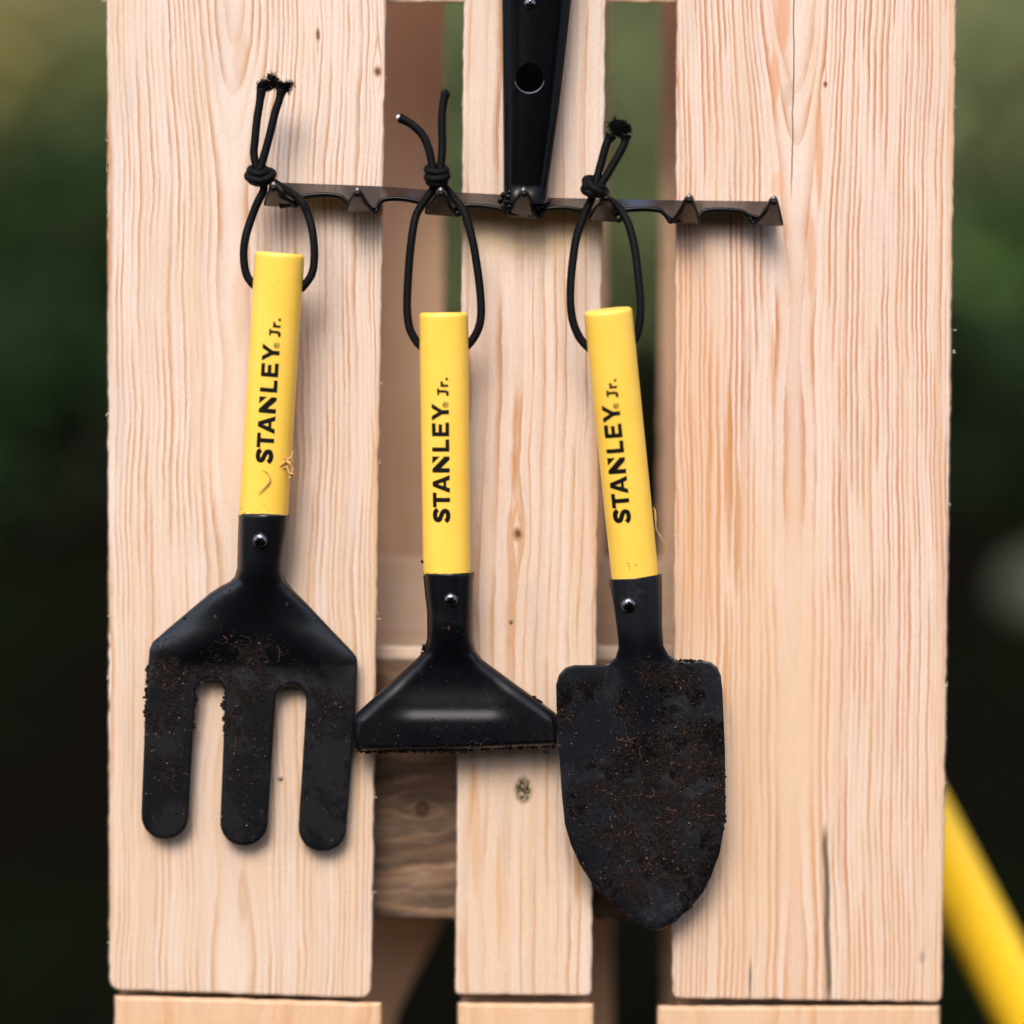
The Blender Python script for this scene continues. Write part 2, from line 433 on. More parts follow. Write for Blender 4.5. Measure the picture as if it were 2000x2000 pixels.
def island_ramp(name, stops, rough=0.9):
    m, b = new_mat(name)
    g = S.nt.nodes.new('ShaderNodeNewGeometry'); r = S.nt.nodes.new('ShaderNodeValToRGB')
    r.color_ramp.interpolation = 'CONSTANT'
    el = r.color_ramp.elements
    el[0].position = stops[0][0]; el[0].color = (*stops[0][1], 1)
    el[1].position = stops[1][0]; el[1].color = (*stops[1][1], 1)
    for p, c in stops[2:]:
        e = el.new(p); e.color = (*c, 1)
    S.nt.links.new(g.outputs['Random Per Island'], r.inputs[0]); S.nt.links.new(r.outputs[0], b.inputs['Base Color'])
    put(b, 'Roughness', rough)
    return m, b
M_soil, b = island_ramp('peat_soil', [(0, (0.0045, 0.0030, 0.0026)), (0.60, (0.008, 0.0045, 0.0036)), (0.87, (0.018, 0.0085, 0.0065)), (0.965, (0.05, 0.021, 0.014)), (0.992, (0.16, 0.075, 0.05))])
b.inputs['Specular IOR Level'].default_value = 0.2
M_spk, b = island_ramp('sand_specks', [(0, (0.05, 0.028, 0.022)), (0.4, (0.10, 0.05, 0.035)), (0.80, (0.16, 0.09, 0.065)), (0.97, (0.42, 0.34, 0.30))])
M_root, b = island_ramp('root_fibre', [(0, (0.02, 0.009, 0.006)), (0.55, (0.05, 0.018, 0.011)), (0.88, (0.16, 0.065, 0.035))])
m, b = new_mat('dry_straw'); M_straw = m
put(b, 'Base Color', mix(noise(objco(), 500.0, 3), (0.30, 0.13, 0.03), (0.62, 0.38, 0.14))); put(b, 'Roughness', 0.8)

# ---------------------------------------------------------------- setting: ground
def grid_mesh(n, size, zf):
    V, F = [], []
    c = np.sign(np.linspace(-1, 1, n)) * np.abs(np.linspace(-1, 1, n)) ** 2.2 * size
    for j in range(n):
        for i in range(n):
            V.append((c[i], c[j], zf(c[i], c[j])))
    for j in range(n - 1):
        for i in range(n - 1):
            F.append((j * n + i, j * n + i + 1, (j + 1) * n + i + 1, (j + 1) * n + i))
    return V, F
m, b = new_mat('forest_soil')
co = objco(); g1 = noise(co, 1.1, 4); g2 = noise(co, 22.0, 4, 0.7)
c = mix(smooth(g1, 0.42, 0.62), (0.0035, 0.0028, 0.002), (0.0035, 0.006, 0.002))
c = mix(smooth(g2, 0.5, 0.7) * 0.6, c, (0.009, 0.006, 0.004))
put(b, 'Base Color', c); put(b, 'Roughness', 0.95); b.inputs['Specular IOR Level'].default_value = 0.0
bump(b, g2, 0.03, 0.8)
V, F = grid_mesh(60, 90, lambda x, y: 0.05 * math.sin(x * 1.3 + 1) * math.sin(y * 0.9) if abs(y) > 0.8 else 0.0)
g = mesh_obj('ground', V, F, m); tag(g, kind='structure')

# ---------------------------------------------------------------- the pallet
pal = empty('wooden_pallet', P(1030, 3200, 0), 'upright pallet of pale pine boards carrying the hanging garden tools', 'pallet')
def rounded(pts_lr_top, bl, br, rb):
    """outline with rounded lower corners: top-left, top-right given, bottom-left/right corner points"""
    (tl, tr) = pts_lr_top
    out = [tl]
    # down the left side
    def corner(c, a, bb, r):
        a = np.array(a, float); c = np.array(c, float); bb = np.array(bb, float)
        p0 = c + (a - c) / np.linalg.norm(a - c) * r; p2 = c + (bb - c) / np.linalg.norm(bb - c) * r
        return [tuple((1 - t) ** 2 * p0 + 2 * t * (1 - t) * c + t * t * p2) for t in np.linspace(0, 1, 7)]
    out += corner(bl, tl, br, rb) + corner(br, bl, tr, rb) + [tr]
    return out
def board(name, tl, tr, bl, br, rb, mat, f=0.0, thick=0.022, label=None, amp=0.8, bev=5.0, uvrot=False):
    o = rounded((tl, tr), bl, br, rb)
    o = jitter_outline(o, 17, amp)
    ob = slab(name, o, f, thick, mat, pal, bev, 0.001, uvrot)
    if label: ob['label'] = label
    return ob
def ext(x_top, x_bot, y0, y1, y):    # x of an edge at another y
    return x_top + (x_bot - x_top) * (y - y0) / (y1 - y0)
T = -900
board('deck_board', (ext(209, 213, 0, 1930, T), T), (ext(754, 726, 0, 1930, T), T), (214, 1934), (725, 1950), 26, M_b1, label='wide pale left deck board')
board('deck_board', (ext(906, 890, 0, 1930, T), T), (ext(1183, 1155, 0, 1930, T), T), (889, 1943), (1155, 1945), 12, M_b2, label='narrow middle deck board with a small knot')
board('deck_board', (ext(1321, 1312, 0, 1930, T), T), (ext(1867, 1839, 0, 1930, T), T), (1313, 1950), (1839, 1958), 16, M_b3, label='wide right deck board with strong orange grain')
# boards of the row below
B = 3300
board('lower_board', (224, 1944), (746, 1958), (222, B), (735, B), 16, M_low, 0.001, 0.022, amp=0.5, bev=9)
board('lower_board', (894, 1958), (1160, 1960), (892, B), (1158, B), 14, M_low2, -0.001, 0.022, amp=0.5, bev=9)
board('lower_board', (1284, 1964), (1836, 1964), (1282, B), (1830, B), 16, M_low3, -0.001, 0.022, amp=0.5, bev=9)
# cross boards nailed behind the deck boards (grain runs sideways)
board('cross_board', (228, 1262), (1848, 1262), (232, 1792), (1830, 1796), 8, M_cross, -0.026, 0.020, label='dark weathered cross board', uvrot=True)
board('cross_board', (200, -700), (1860, -700), (200, 4), (1860, 4), 4, M_rcross, -0.026, 0.020, uvrot=True)
board('cross_board', (235, 2180), (1820, 2180), (235, 2700), (1820, 2700), 4, M_rcross, -0.026, 0.020, uvrot=True)
board('rear_cross_board', (260, 1090), (1780, 1090), (260, 1420), (1780, 1420), 4, M_rcross, -0.085, 0.022, uvrot=True)
# rear boards, well behind
board('rear_board', (250, T), (872, T), (260, 1800), (862, 1800), 4, M_back, -0.130, 0.022)
board('rear_board', (935, T), (1190, T), (930, 1800), (1182, 1800), 4, M_back, -0.130, 0.022)
board('rear_board', (1294, T), (1790, T), (1286, 1800), (1780, 1800), 4, M_back, -0.130, 0.022)
for o_, nm in (([(260, 1790), (868, 1790), (775, 1980), (740, 2150), (735, 3000), (260, 3000)], 'a'),  # slanted side of the first shape imitates a shadow edge on the board
               ([(930, 1790), (1195, 1790), (1200, 3000), (930, 3000)], 'b'), ([(1296, 1790), (1780, 1790), (1780, 3000), (1296, 3000)], 'c')):
    slab('rear_board', jitter_outline(o_, 25, 0.5), -0.135, 0.03, M_back, pal, 4)
# nail-like spacer blocks between front and rear
for x0_, x1_ in ((240, 700), (900, 1140), (1330, 1800)):
    slab('block', [(x0_, 1300), (x1_, 1300), (x1_, 1760), (x0_, 1760)], -0.048, 0.062, M_back, pal, 3)
for x0_, x1_ in ((236, 712), (902, 1148), (1325, 1828)):  # added behind the slot between the board rows to keep it dark
    slab('block', [(x0_, 1900), (x1_, 1900), (x1_, 2010), (x0_, 2010)], -0.0225, 0.02, M_back, pal, 3)
# splinters along the sawn edges
def splinters(edge_pts, n, parent, mat):
    parts = []
    for k in range(n):
        i = random.randrange(len(edge_pts)); (x0, y0), (x1, y1), sgn = edge_pts[i]
        t = random.random(); x = x0 + (x1 - x0) * t; y = y0 + (y1 - y0) * t
        L = random.uniform(1.5, 5) if random.random() < 0.93 else random.uniform(7, 10)
        f = random.uniform(-0.003, -0.0005)
        a = P(x - sgn * 2, y, f); bq = P(x + sgn * L * 0.5, y + random.uniform(-3, 3), f + random.uniform(0, 0.0006)); c_ = P(x + sgn * L, y + random.uniform(-8, 8), f + 0.0005)
        parts.append(tube(catmull([a, bq, c_], 3), [M * random.uniform(0.5, 1.6) * q for q in (1, 1, .9, .8, .6, .4, .15)], 5))
    V, F, U = merge(parts)
    return mesh_obj('edge_splinters', V, F, mat, parent, True, [(1.2, 0.5)] * len(V))
sp = splinters([((210, 0), (213, 1900), -1), ((754, 0), (727, 1900), 1), ((906, 0), (891, 1900), -1), ((1183, 0), (1156, 1900), 1), ((1321, 0), (1313, 1900), -1),
                ((1867, 0), (1841, 1900), 1), ((1867, 500), (1846, 1450), 1)], 60, pal, M_b1)
sp['kind'] = 'stuff'

# ---------------------------------------------------------------- tool heads as real pressed-metal shells
def seg_dist(X, Y, outline, closed=True):
    pts = np.array(outline, float); a = pts; bq = np.roll(pts, -1, 0)
    if not closed: a = pts[:-1]; bq = pts[1:]
    best = np.full(X.shape, 1e9)
    for (x0, y0), (x1, y1) in zip(a, bq):
        dx, dy = x1 - x0, y1 - y0; L2 = dx * dx + dy * dy + 1e-9
        t = np.clip(((X - x0) * dx + (Y - y0) * dy) / L2, 0, 1)
        best = np.minimum(best, np.hypot(X - x0 - t * dx, Y - y0 - t * dy))
    return best
def arc(cx, cy, r, a0, a1, n=14):
    return [(cx + r * math.cos(R(a)), cy + r * math.sin(R(a))) for a in np.linspace(a0, a1, n)]
def sstep(x, a, bq):
    t = np.clip((x - a) / (bq - a), 0, 1); return t * t * (3 - 2 * t)

def chaikin(pts, n=1, keep=()):
    for _ in range(n):
        out = []
        m_ = len(pts)
        for i in range(m_):
            a = np.array(pts[i], float); c = np.array(pts[(i + 1) % m_], float)
            if np.linalg.norm(c - a) < 60 and i not in keep:
                out.append(tuple(a * .75 + c * .25)); out.append(tuple(a * .25 + c * .75))
            else:
                L = np.linalg.norm(c - a); k = min(8, 0.25 * L)
                out.append(tuple(a + (c - a) / L * k)); out.append(tuple(c - (c - a) / L * k))
        pts = out
    return pts

def shell(name, outline, front, back, mat, parent, step=4.0):
    ol = jitter_outline(outline, 5, 0.0)
    ol = [p for i, p in enumerate(ol) if math.hypot(p[0] - ol[i - 1][0], p[1] - ol[i - 1][1]) > 0.3]
    xs = [p[0] for p in ol]; ys = [p[1] for p in ol]
    gx, gy = np.meshgrid(np.arange(min(xs), max(xs), step), np.arange(min(ys), max(ys), step))
    gx[1::2] += step / 2
    gx, gy = gx.ravel(), gy.ravel()
    ok = inside(gx, gy, ol); gx, gy = gx[ok], gy[ok]
    dd = seg_dist(gx, gy, ol); ok = dd > step * 1.15; gx, gy = gx[ok], gy[ok]
    pts = [Vector(p) for p in ol]
    for q in (1.6, 3.6):
        rx_ = np.array(inset(ol, q)); ok = inside(rx_[:, 0], rx_[:, 1], ol) & (seg_dist(rx_[:, 0], rx_[:, 1], ol) > q * 0.8)
        pts += [Vector(p) for p in rx_[ok]]
    pts += [Vector((x, y)) for x, y in zip(gx, gy)]
    no = len(ol)
    from mathutils.geometry import delaunay_2d_cdt
    vo, _, fo, _, _, _ = delaunay_2d_cdt(pts, [(i, (i + 1) % no) for i in range(no)], [], 0, 1e-4)
    XY = np.array([(v.x, v.y) for v in vo])
    fc = np.array([(sum(vo[i].x for i in f) / 3, sum(vo[i].y for i in f) / 3) for f in fo])
    ok = inside(fc[:, 0], fc[:, 1], ol)
    faces = [tuple(f) for f, k in zip(fo, ok) if k]
    cnt = {}
    for f in faces:
        for i in range(3):
            e = (f[i], f[(i + 1) % 3]); cnt[tuple(sorted(e))] = cnt.get(tuple(sorted(e)), 0) + 1
    bedges = [e for e, k in cnt.items() if k == 1]
    X, Y = XY[:, 0], XY[:, 1]
    ff = front(X, Y); fb = back(X, Y)
    n = len(X)
    V = [P(X[i], Y[i], ff[i]) for i in range(n)] + [P(X[i], Y[i], fb[i]) for i in range(n)]
    F = faces + [tuple(i + n for i in reversed(f)) for f in faces]
    for a, c in bedges: F.append((a, c, c + n, a + n))
    bm = bmesh.new(); bv = [bm.verts.new(v) for v in V]
    for f in F:
        try: bm.faces.new([bv[i] for i in f])
        except ValueError: pass
    bmesh.ops.remove_doubles(bm, verts=bm.verts, dist=1e-6)
    bmesh.ops.recalc_face_normals(bm, faces=bm.faces)
    me = bpy.data.meshes.new(name); bm.to_mesh(me); bm.free()
    return finish(name, me, mat, parent, True)

def rim(d, r):       # 0 at the edge, 1 when d >= r, quarter circle
    t = np.clip(d / r, 0, 1); return np.sqrt(np.clip(1 - (1 - t) ** 2, 0, 1))

# ---- handles
class Frame: pass
def make_handle(parent, top, bot, rx_px, f_top, f_bot, ry, name='handle', n=2.25):
    """lacquered dowel between two photo points; returns its frame for lettering"""
    a = P(*top, f_top); c = P(*bot, f_bot)
    ax = (a - c).normalized()
    side = (RT - ax * RT.dot(ax)).normalized(); nrm = side.cross(ax).normalized()
    if nrm.dot(FWD) > 0: nrm = -nrm
    L = (a - c).length; rx = rx_px * M * (D - 0.02) / D
    fr = Frame(); fr.a, fr.c, fr.ax, fr.side, fr.nrm, fr.L, fr.rx, fr.ry, fr.n = a, c, ax, side, nrm, L, rx, ry, n
    prof = [(-0.004, 0.80), (-0.0005, 0.86), (-0.0004, 1.0), (0.0, 1.0)]
    e = 0.0016
    for i in range(1, 40): prof.append((L * i / 40, 1.0))
    for t in np.linspace(0, 90, 6): prof.append((L - e + e * math.sin(R(t)), 1 - (e / rx) * (1 - math.cos(R(t)))))
    V, F, seg = [], [], 64
    for (s, k) in prof:
        for j in range(seg):
            th = 2 * math.pi * j / seg; cc, ss = math.cos(th), math.sin(th)
            x = math.copysign(abs(cc) ** (2 / n), cc) * rx * k; y = math.copysign(abs(ss) ** (2 / n), ss) * ry * k
            V.append(c + ax * s + side * x + nrm * y)
    for i in range(len(prof) - 1):
        for j in range(seg):
            F.append((i * seg + j, i * seg + (j + 1) % seg, (i + 1) * seg + (j + 1) % seg, (i + 1) * seg + j))
    # concave lacquered end: centre slightly sunk
    last = (len(prof) - 1) * seg
    V.append(a - ax * 0.0004); F += [(last + j, last + (j + 1) % seg, len(V) - 1) for j in range(seg)]
    F.append(tuple(reversed(range(seg))))
    o = mesh_obj(name, V, F, M_yel, parent, True)
    fr.obj = o
    return fr
def on_handle(fr, s, x, lift=0.00006):
    q = max(0.0, 1 - abs(x / fr.rx) ** fr.n) ** (1 / fr.n)
    return fr.c + fr.ax * s + fr.side * x + fr.nrm * (fr.ry * q + lift)

# ---- lettering (drawn stroke by stroke; x = reading direction, y = up, units = photo px)
def stroke(pts, wd):
    pts = [Vector((p[0], p[1], 0)) for p in pts]; pts = catmull(pts, 5) if len(pts) > 2 else pts
    Ls, Rs = [], []
    for i, p in enumerate(pts):
        t = (pts[min(i + 1, len(pts) - 1)] - pts[max(i - 1, 0)]).normalized(); nn = Vector((-t.y, t.x, 0))
        Ls.append(p + nn * wd / 2); Rs.append(p - nn * wd / 2)
    return [(p.x, p.y) for p in Ls + Rs[::-1]]
def letters():
    H = 34.0; k = 9.2; out = []
    out.append([stroke([(26.3, 24.0), (23.5, 28.2), (18, 29.8), (12.0, 29.6), (7.4, 27.6), (6.0, 24.3), (7.8, 20.6), (13, 18.4), (18, 16.4), (22.8, 13.6), (24.2, 9.8), (22.2, 6.0), (17, 4.3), (11, 4.4), (6.5, 6.2), (3.0, 9.6)], k)])
    out.append([[(31, H), (31, H - 7.6), (41.2, H - 7.6), (41.2, 0), (50, 0), (50, H - 7.6), (60, H - 7.6), (60, H)]])
    out.append([[(59, 0), (72, H), (81.5, H), (94.5, 0), (85, 0), (82.3, 7), (71.0, 7), (68.4, 0)], [(73.3, 13.2), (80.1, 13.2), (76.7, 23.5)]])
    # N in the stencil manner: the upper right corner is a separate wedge
    out.append([[(99, 0), (99, H), (106.5, H), (131, 10.5), (131, 0), (124, 0), (108.2, 16.4), (108.2, 0)], [(131, H), (116.2, H), (131, 18.6)]])
    out.append([[(140, 0), (140, H), (148.6, H), (148.6, 7.8), (164, 7.8), (164, 0)]])
    out.append([[(170, 0), (170, H), (196, H), (196, 26.4), (178.4, 26.4), (178.4, 21), (193.6, 21), (193.6, 13.6), (178.4, 13.6), (178.4, 7.6), (197, 7.6), (197, 0)]])
    out.append([[(212.8, 0), (212.8, 13.5), (200, H), (209.8, H), (217.4, 21.2), (225, H), (234.6, H), (221.6, 13.5), (221.6, 0)]])
    ring_o = arc(231.5, 6.6, 5.7, 0, 342, 20); ring_i = arc(231.5, 6.6, 4.1, 0, 342, 20)
    out.append([ring_o, ring_i])
    out.append([[(229.6, 3.8), (229.6, 9.6), (232.6, 9.6), (233.6, 8.2), (232.8, 6.7), (234.0, 3.8), (232.8, 3.8), (231.8, 6.2), (230.8, 6.2), (230.8, 3.8)]])
    J = stroke([(249.2, 4.4), (251.4, 2.6), (254.4, 2.6), (256.8, 4.4), (257.6, 8.0), (257.6, 13.5), (257.6, 18.6)], 5.4)
    out.append([J]); out.append([[(250.2, 18.7), (263.6, 18.7), (263.6, 22.8), (250.2, 22.8)]])
    out.append([[(266.0, 1.0), (271.0, 1.0), (271.0, 16.4), (266.0, 16.4)]])
    out.append([stroke([(271.2, 11.0), (273.0, 13.4), (277.2, 14.2)], 4.8)])
    out.append([arc(281.5, 3.6, 3.0, 0, 330, 12)])
    return out
def add_lettering(fr, s0, xoff, sc=1.0):
    bmA = bmesh.new()
    for grp in letters():
        cu = bpy.data.curves.new('tmp', 'CURVE'); cu.dimensions = '2D'; cu.fill_mode = 'BOTH'
        for pl in grp:
            sp_ = cu.splines.new('POLY'); sp_.points.add(len(pl) - 1)
            for i, (x, y) in enumerate(pl): sp_.points[i].co = (x, y, 0, 1)
            sp_.use_cyclic_u = True
        ob = bpy.data.objects.new('tmp', cu); me = bpy.data.meshes.new_from_object(ob)
        bmA.from_mesh(me); bpy.data.objects.remove(ob); bpy.data.curves.remove(cu); bpy.data.meshes.remove(me)
    bmesh.ops.triangulate(bmA, faces=bmA.faces)
    y = 1.0
    while y < 36:
        bmesh.ops.bisect_plane(bmA, geom=bmA.verts[:] + bmA.edges[:] + bmA.faces[:], dist=1e-4, plane_co=(0, y, 0), plane_no=(0, 1, 0)); y += 2.0
    k = M * sc * (D - 0.03) / D
    for v in bmA.verts:
        v.co = on_handle(fr, s0 + v.co.x * k, (xoff - v.co.y) * k)
    for f in bmA.faces:
        f.normal_update()
        if f.normal.dot(fr.nrm) < 0: f.normal_flip()
    me = bpy.data.meshes.new('lettering'); bmA.to_mesh(me); bmA.free()
    return finish('lettering', me, M_ink, fr.obj, False)

# ---- cords
def cord_pts(lst, f):
    out = []
    for q in lst:
        ff = q[2] if len(q) > 2 else f
        out.append(P(q[0], q[1], ff))
    return catmull(out, 8)
CR = 7.8 * M
def knot_mesh(name, loops, parent, r=CR):
    parts = []
    for (cx, cy, ax_, ay_, rot, dep, fc, wob_) in loops:
        pts = []
        for i in range(28):
            t = 2 * math.pi * i / 28
            x = ax_ * math.cos(t); y = ay_ * math.sin(t) * wob_
            xr = x * math.cos(R(rot)) - y * math.sin(R(rot)); yr = x * math.sin(R(rot)) + y * math.cos(R(rot))
            pts.append(P(cx + xr, cy + yr, fc - dep * math.sin(t) * -1))
        parts.append(tube(pts, r, 12, True))
    V, F, U = merge(parts)
    return mesh_obj(name, V, F, M_cord, parent, True, U)
def fray(name, cx, cy, f, rad, n, parent, up=0.0, L=(14, 26), thick=0.55):
    parts = []
    for k in range(n):
        th = random.uniform(0, 2 * math.pi); rr = rad * math.sqrt(random.random())
        x = cx + rr * math.cos(th); y = cy + rr * math.sin(th) * 0.7; ff = f + random.uniform(-0.5, 0.5) * rad * M
        l = random.uniform(*L); dirx = random.uniform(-1, 1); diry = random.uniform(-1, 0.7) - up
        q = [(x, y, ff)]
        for s in range(4):
            dirx += random.uniform(-1.1, 1.1); diry += random.uniform(-1.1, 1.1)
            nl = math.hypot(dirx, diry) + 1e-6
            q.append((q[-1][0] + dirx / nl * l / 4, q[-1][1] + diry / nl * l / 4, q[-1][2] + random.uniform(-3, 3) * M))
        pts = catmull([P(*a) for a in q], 3)
        parts.append(tube(pts, thick * M, 4))
    V, F, U = merge(parts)
    o = mesh_obj(name, V, F, M_fib, parent, True); return o

def screw(parent, px, py, f, r=13.0, rot=20):
    c = P(px, py, f); rr = r * M
    V, F = [], []
    seg = 28
    prof = [(1.0, -0.15), (1.0, 0.0), (0.94, 0.18), (0.8, 0.34), (0.6, 0.45), (0.4, 0.50)]
    n = -FWD
    for k, h in prof:
        for j in range(seg):
            t = 2 * math.pi * j / seg
            V.append(c + RT * (math.cos(t) * rr * k) + UP * (math.sin(t) * rr * k) + n * (h * rr * 1.1))
    for i in range(len(prof) - 1):
        for j in range(seg): F.append((i * seg + j, i * seg + (j + 1) % seg, (i + 1) * seg + (j + 1) % seg, (i + 1) * seg + j))
    V.append(c + n * rr * 0.56); F += [((len(prof) - 1) * seg + j, (len(prof) - 1) * seg + (j + 1) % seg, len(V) - 1) for j in range(seg)]
    o = mesh_obj('screw', V, F, M_screw, parent, True)
    # cross recess
    V, F = [], []
    for a in (rot, rot + 90):
        d = RT * math.cos(R(a)) + UP * math.sin(R(a)); e = RT * -math.sin(R(a)) + UP * math.cos(R(a))
        L_, W_ = rr * 0.52, rr * 0.10; b0 = len(V); lift = n * (rr * (0.52 if a == rot else 0.535))
        pts = [(-1, -1), (1, -1), (1, 1), (-1, 1)]
        for z in (0.12, 0.0):
            for sx, sy in pts: V.append(c + d * (sx * L_) + e * (sy * W_) + lift + n * (rr * z) * (1 if z else -3))
        F += [(b0, b0 + 1, b0 + 2, b0 + 3), (b0 + 4, b0 + 7, b0 + 6, b0 + 5)] + [(b0 + i, b0 + 4 + i, b0 + 4 + (i + 1) % 4, b0 + (i + 1) % 4) for i in range(4)]
    mesh_obj('cross_recess', V, F, M_rec, o, False)
    return o

# ---- soil
ICO = None
def ico():
    global ICO
    if ICO is None:
        bm = bmesh.new(); bmesh.ops.create_icosphere(bm, subdivisions=1, radius=1.0)
        ICO = (np.array([v.co[:] for v in bm.verts]), [tuple(v.index for v in f.verts) for f in bm.faces]); bm.free()
    return ICO
def inside(X, Y, poly):
    res = np.zeros(X.shape, bool); n = len(poly)
    for i in range(n):
        x0, y0 = poly[i]; x1, y1 = poly[(i + 1) % n]
        if y0 == y1: continue
        c = ((y0 > Y) != (y1 > Y)) & (X < (x1 - x0) * (Y - y0) / (y1 - y0) + x0)
        res ^= c
    return res
def lumps(name, pts, mat, parent, flat=0.6, rough=0.35):
    """pts: array of (px, py, f, radius_px)"""
    iv, ifc = ico(); nv = len(iv)
    V = np.zeros((len(pts) * nv, 3)); F = []
    fr, ft, fu = np.array(-FWD), np.array(RT), np.array(UP)
    for i, (px, py, f, r) in enumerate(pts):
        c = np.array(P(px, py, f)); rr = r * M
        q = iv * (1 + RNG.normal(0, rough, (nv, 1))) * np.array([RNG.uniform(.6, 1.4), RNG.uniform(.6, 1.4), flat * RNG.uniform(.7, 1.3)])
        V[i * nv:(i + 1) * nv] = c + (q[:, :1] * ft + q[:, 1:2] * fu + q[:, 2:] * fr) * rr
        F += [tuple(k + i * nv for k in x) for x in ifc]
    me = bpy.data.meshes.new(name); me.from_pydata(V.tolist(), [], F); me.update()
    o = finish(name, me, mat, parent, False); o['kind'] = 'stuff'
    return o
def roots(name, spots, n, front, parent, outline, L=(8, 34)):
    parts = []
    for k in range(n):
        cx, cy, rx, ry = random.choices([s[:4] for s in spots], [s[4] for s in spots])[0]
        x = random.gauss(cx, rx * .6); y = random.gauss(cy, ry * .6)
        f0 = front(np.array([x]), np.array([y]))[0]
        l = random.uniform(*L); a = random.uniform(0, 2 * math.pi); q = []; xy = []
        for s in range(5):
            f0 = front(np.array([x]), np.array([y]))[0]; xy.append((x, y))
            q.append(P(x, y, f0 + (1.2 + random.uniform(0, 1.4)) * M)); x += math.cos(a) * l / 4; y += math.sin(a) * l / 4; a += random.uniform(-1.0, 1.0)
        xy = np.array(xy)
        if not inside(xy[:, 0], xy[:, 1], outline).all(): continue
        parts.append(tube(catmull(q, 3), random.uniform(0.3, 0.6) * M, 4))
    V, F, U = merge(parts)
    o = mesh_obj(name, V, F, M_root, parent, True); o['kind'] = 'stuff'; return o

def soil_on(outline, front, parent, ellipses, n_soil, n_speck, speck_box, edge=(), nroot=60):
    out = []
    tot = sum(e[4] for e in ellipses)
    for (cx, cy, rx, ry, wt) in ellipses:
        n = int(n_soil * wt / tot); k = int(n * 1.7)
        X = RNG.normal(cx, rx * 0.55, k); Y = RNG.normal(cy, ry * 0.55, k)
        # clumping
        q = 0.075
        cl = np.sin(X * q + Y * 0.03 + 2 * np.sin(Y * 0.041)) + np.sin(Y * q - X * 0.05 + 1.3 + 2 * np.sin(X * 0.037)) + 0.5 * np.sin(X * 0.21 + 1.7 * np.sin(Y * 0.13)) + 0.5 * np.sin(Y * 0.19 + 2.0 * np.sin(X * 0.11)) + RNG.normal(0, 0.28, k)
        ok = inside(X, Y, outline) & (cl > -0.25)
        X, Y = X[ok], Y[ok]; r = np.exp(RNG.normal(-0.08, 0.42, len(X)))
        f = front(X, Y) + RNG.uniform(0, 1.6, len(X)) * M
        out += list(zip(X, Y, f, r))
    for (pa, pb, n, amp) in edge:
        for k in range(n):
            t = random.random() + random.gauss(0, .01); x = pa[0] + (pb[0] - pa[0]) * t; y = pa[1] + (pb[1] - pa[1]) * t
            x += random.gauss(0, amp * 0.5); y += random.gauss(0, amp * 0.5)
            f0 = front(np.array([x]), np.array([y]))[0] - random.uniform(0, 3) * M
            out.append((x, y, f0, math.exp(random.gauss(0.75, 0.4))))
    lumps('clinging_soil', out, M_soil, parent)
    x0, x1, y0, y1 = speck_box
    X = RNG.uniform(x0, x1, n_speck * 2); Y = RNG.uniform(y0, y1, n_speck * 2)
    ok = inside(X, Y, outline); X, Y = X[ok][:n_speck], Y[ok][:n_speck]
    f = front(X, Y); r = np.exp(RNG.normal(-0.55, 0.35, len(X)))
    lumps('sand_specks', list(zip(X, Y, f, r)), M_spk, parent, 0.7, 0.2)
    if nroot: roots('root_fibres', ellipses, nroot, front, parent, outline)

# ================================================================ HAND FORK
fork = empty('hand_fork', P(500, 1290, 0.01), 'three-pronged black hand fork with yellow handle hanging on the left board', 'hand fork', 'childrens garden hand tools hung on cords')
fh = make_handle(fork, (546.5, 494), (515, 1006), 47.8, 0.026, 0.0165, 0.0098)
add_lettering(fh, (1006 - 901) * M * 0.985, 16.5)
O_f = [(466, 1004), (516, 1003), (566, 1007), (563, 1040), (559, 1066), (555, 1095), (554, 1117), (557, 1132), (569, 1148), (600, 1179), (645, 1227), (688, 1272), (695, 1281), (698, 1290), (698, 1310), (693, 1420), (677, 1614)] \
    + arc(630, 1617, 47, -2, 182, 18)[1:-1] + [(583, 1613), (598, 1372)] + arc(568.5, 1368, 29.5, -4, -180, 16) + [(537, 1395), (524, 1606)] \
    + arc(477, 1606, 47, 0, 182, 18)[1:-1] + [(430, 1604), (440, 1358)] + arc(411, 1355, 28.5, -2, -178, 16)[1:] + [(381, 1380), (369, 1592)] \
    + arc(322.5, 1593, 46.5, 0, 182, 18)[1:-1] + [(276, 1588), (283, 1408), (290, 1291), (292, 1268), (298, 1254), (330, 1226), (409, 1159), (430, 1145), (448, 1136), (458, 1127), (463, 1108), (464, 1060)]
def fork_c(Y): return np.interp(Y, [1000, 1150, 1300, 1660], [0.0155, 0.013, 0.0085, 0.0055])
def fork_h(X, Y):
    d = seg_dist(X, Y, O_f[2:] + O_f[:1], False)
    axis = 516 - (Y - 1006) * 0.058
    k = sstep(Y, 1095, 1230)
    soft = 1 - (1 - np.clip(d / 74.0, 0, 1)) ** 1.7
    big = rim(d, 50.5 + 14 * k) ** 0.9 * 0.0126 * (1 - k) + k * (soft * 0.0080 + rim(d, 7.0) * 0.0012)
    small = rim(d, 6.0) * 0.0012 + 0.0040
    sh = 1 - sstep(Y, 1215, 1350)
    h = big * sh + small * (1 - sh)
    h = h - 0.0030 * np.exp(-((X - axis) / (40 + 45 * k)) ** 2) * sstep(Y, 1110, 1230) * (1 - sstep(Y, 1240, 1350))
    return h - 0.0008 * (1 - rim(np.abs(Y - 1004.5), 4.0))
def fork_c(Y): return np.interp(Y, [1000, 1120, 1300, 1660], [0.0170, 0.0128, 0.0048, 0.0030])
def fork_front(X, Y): return fork_c(Y) + fork_h(X, Y)
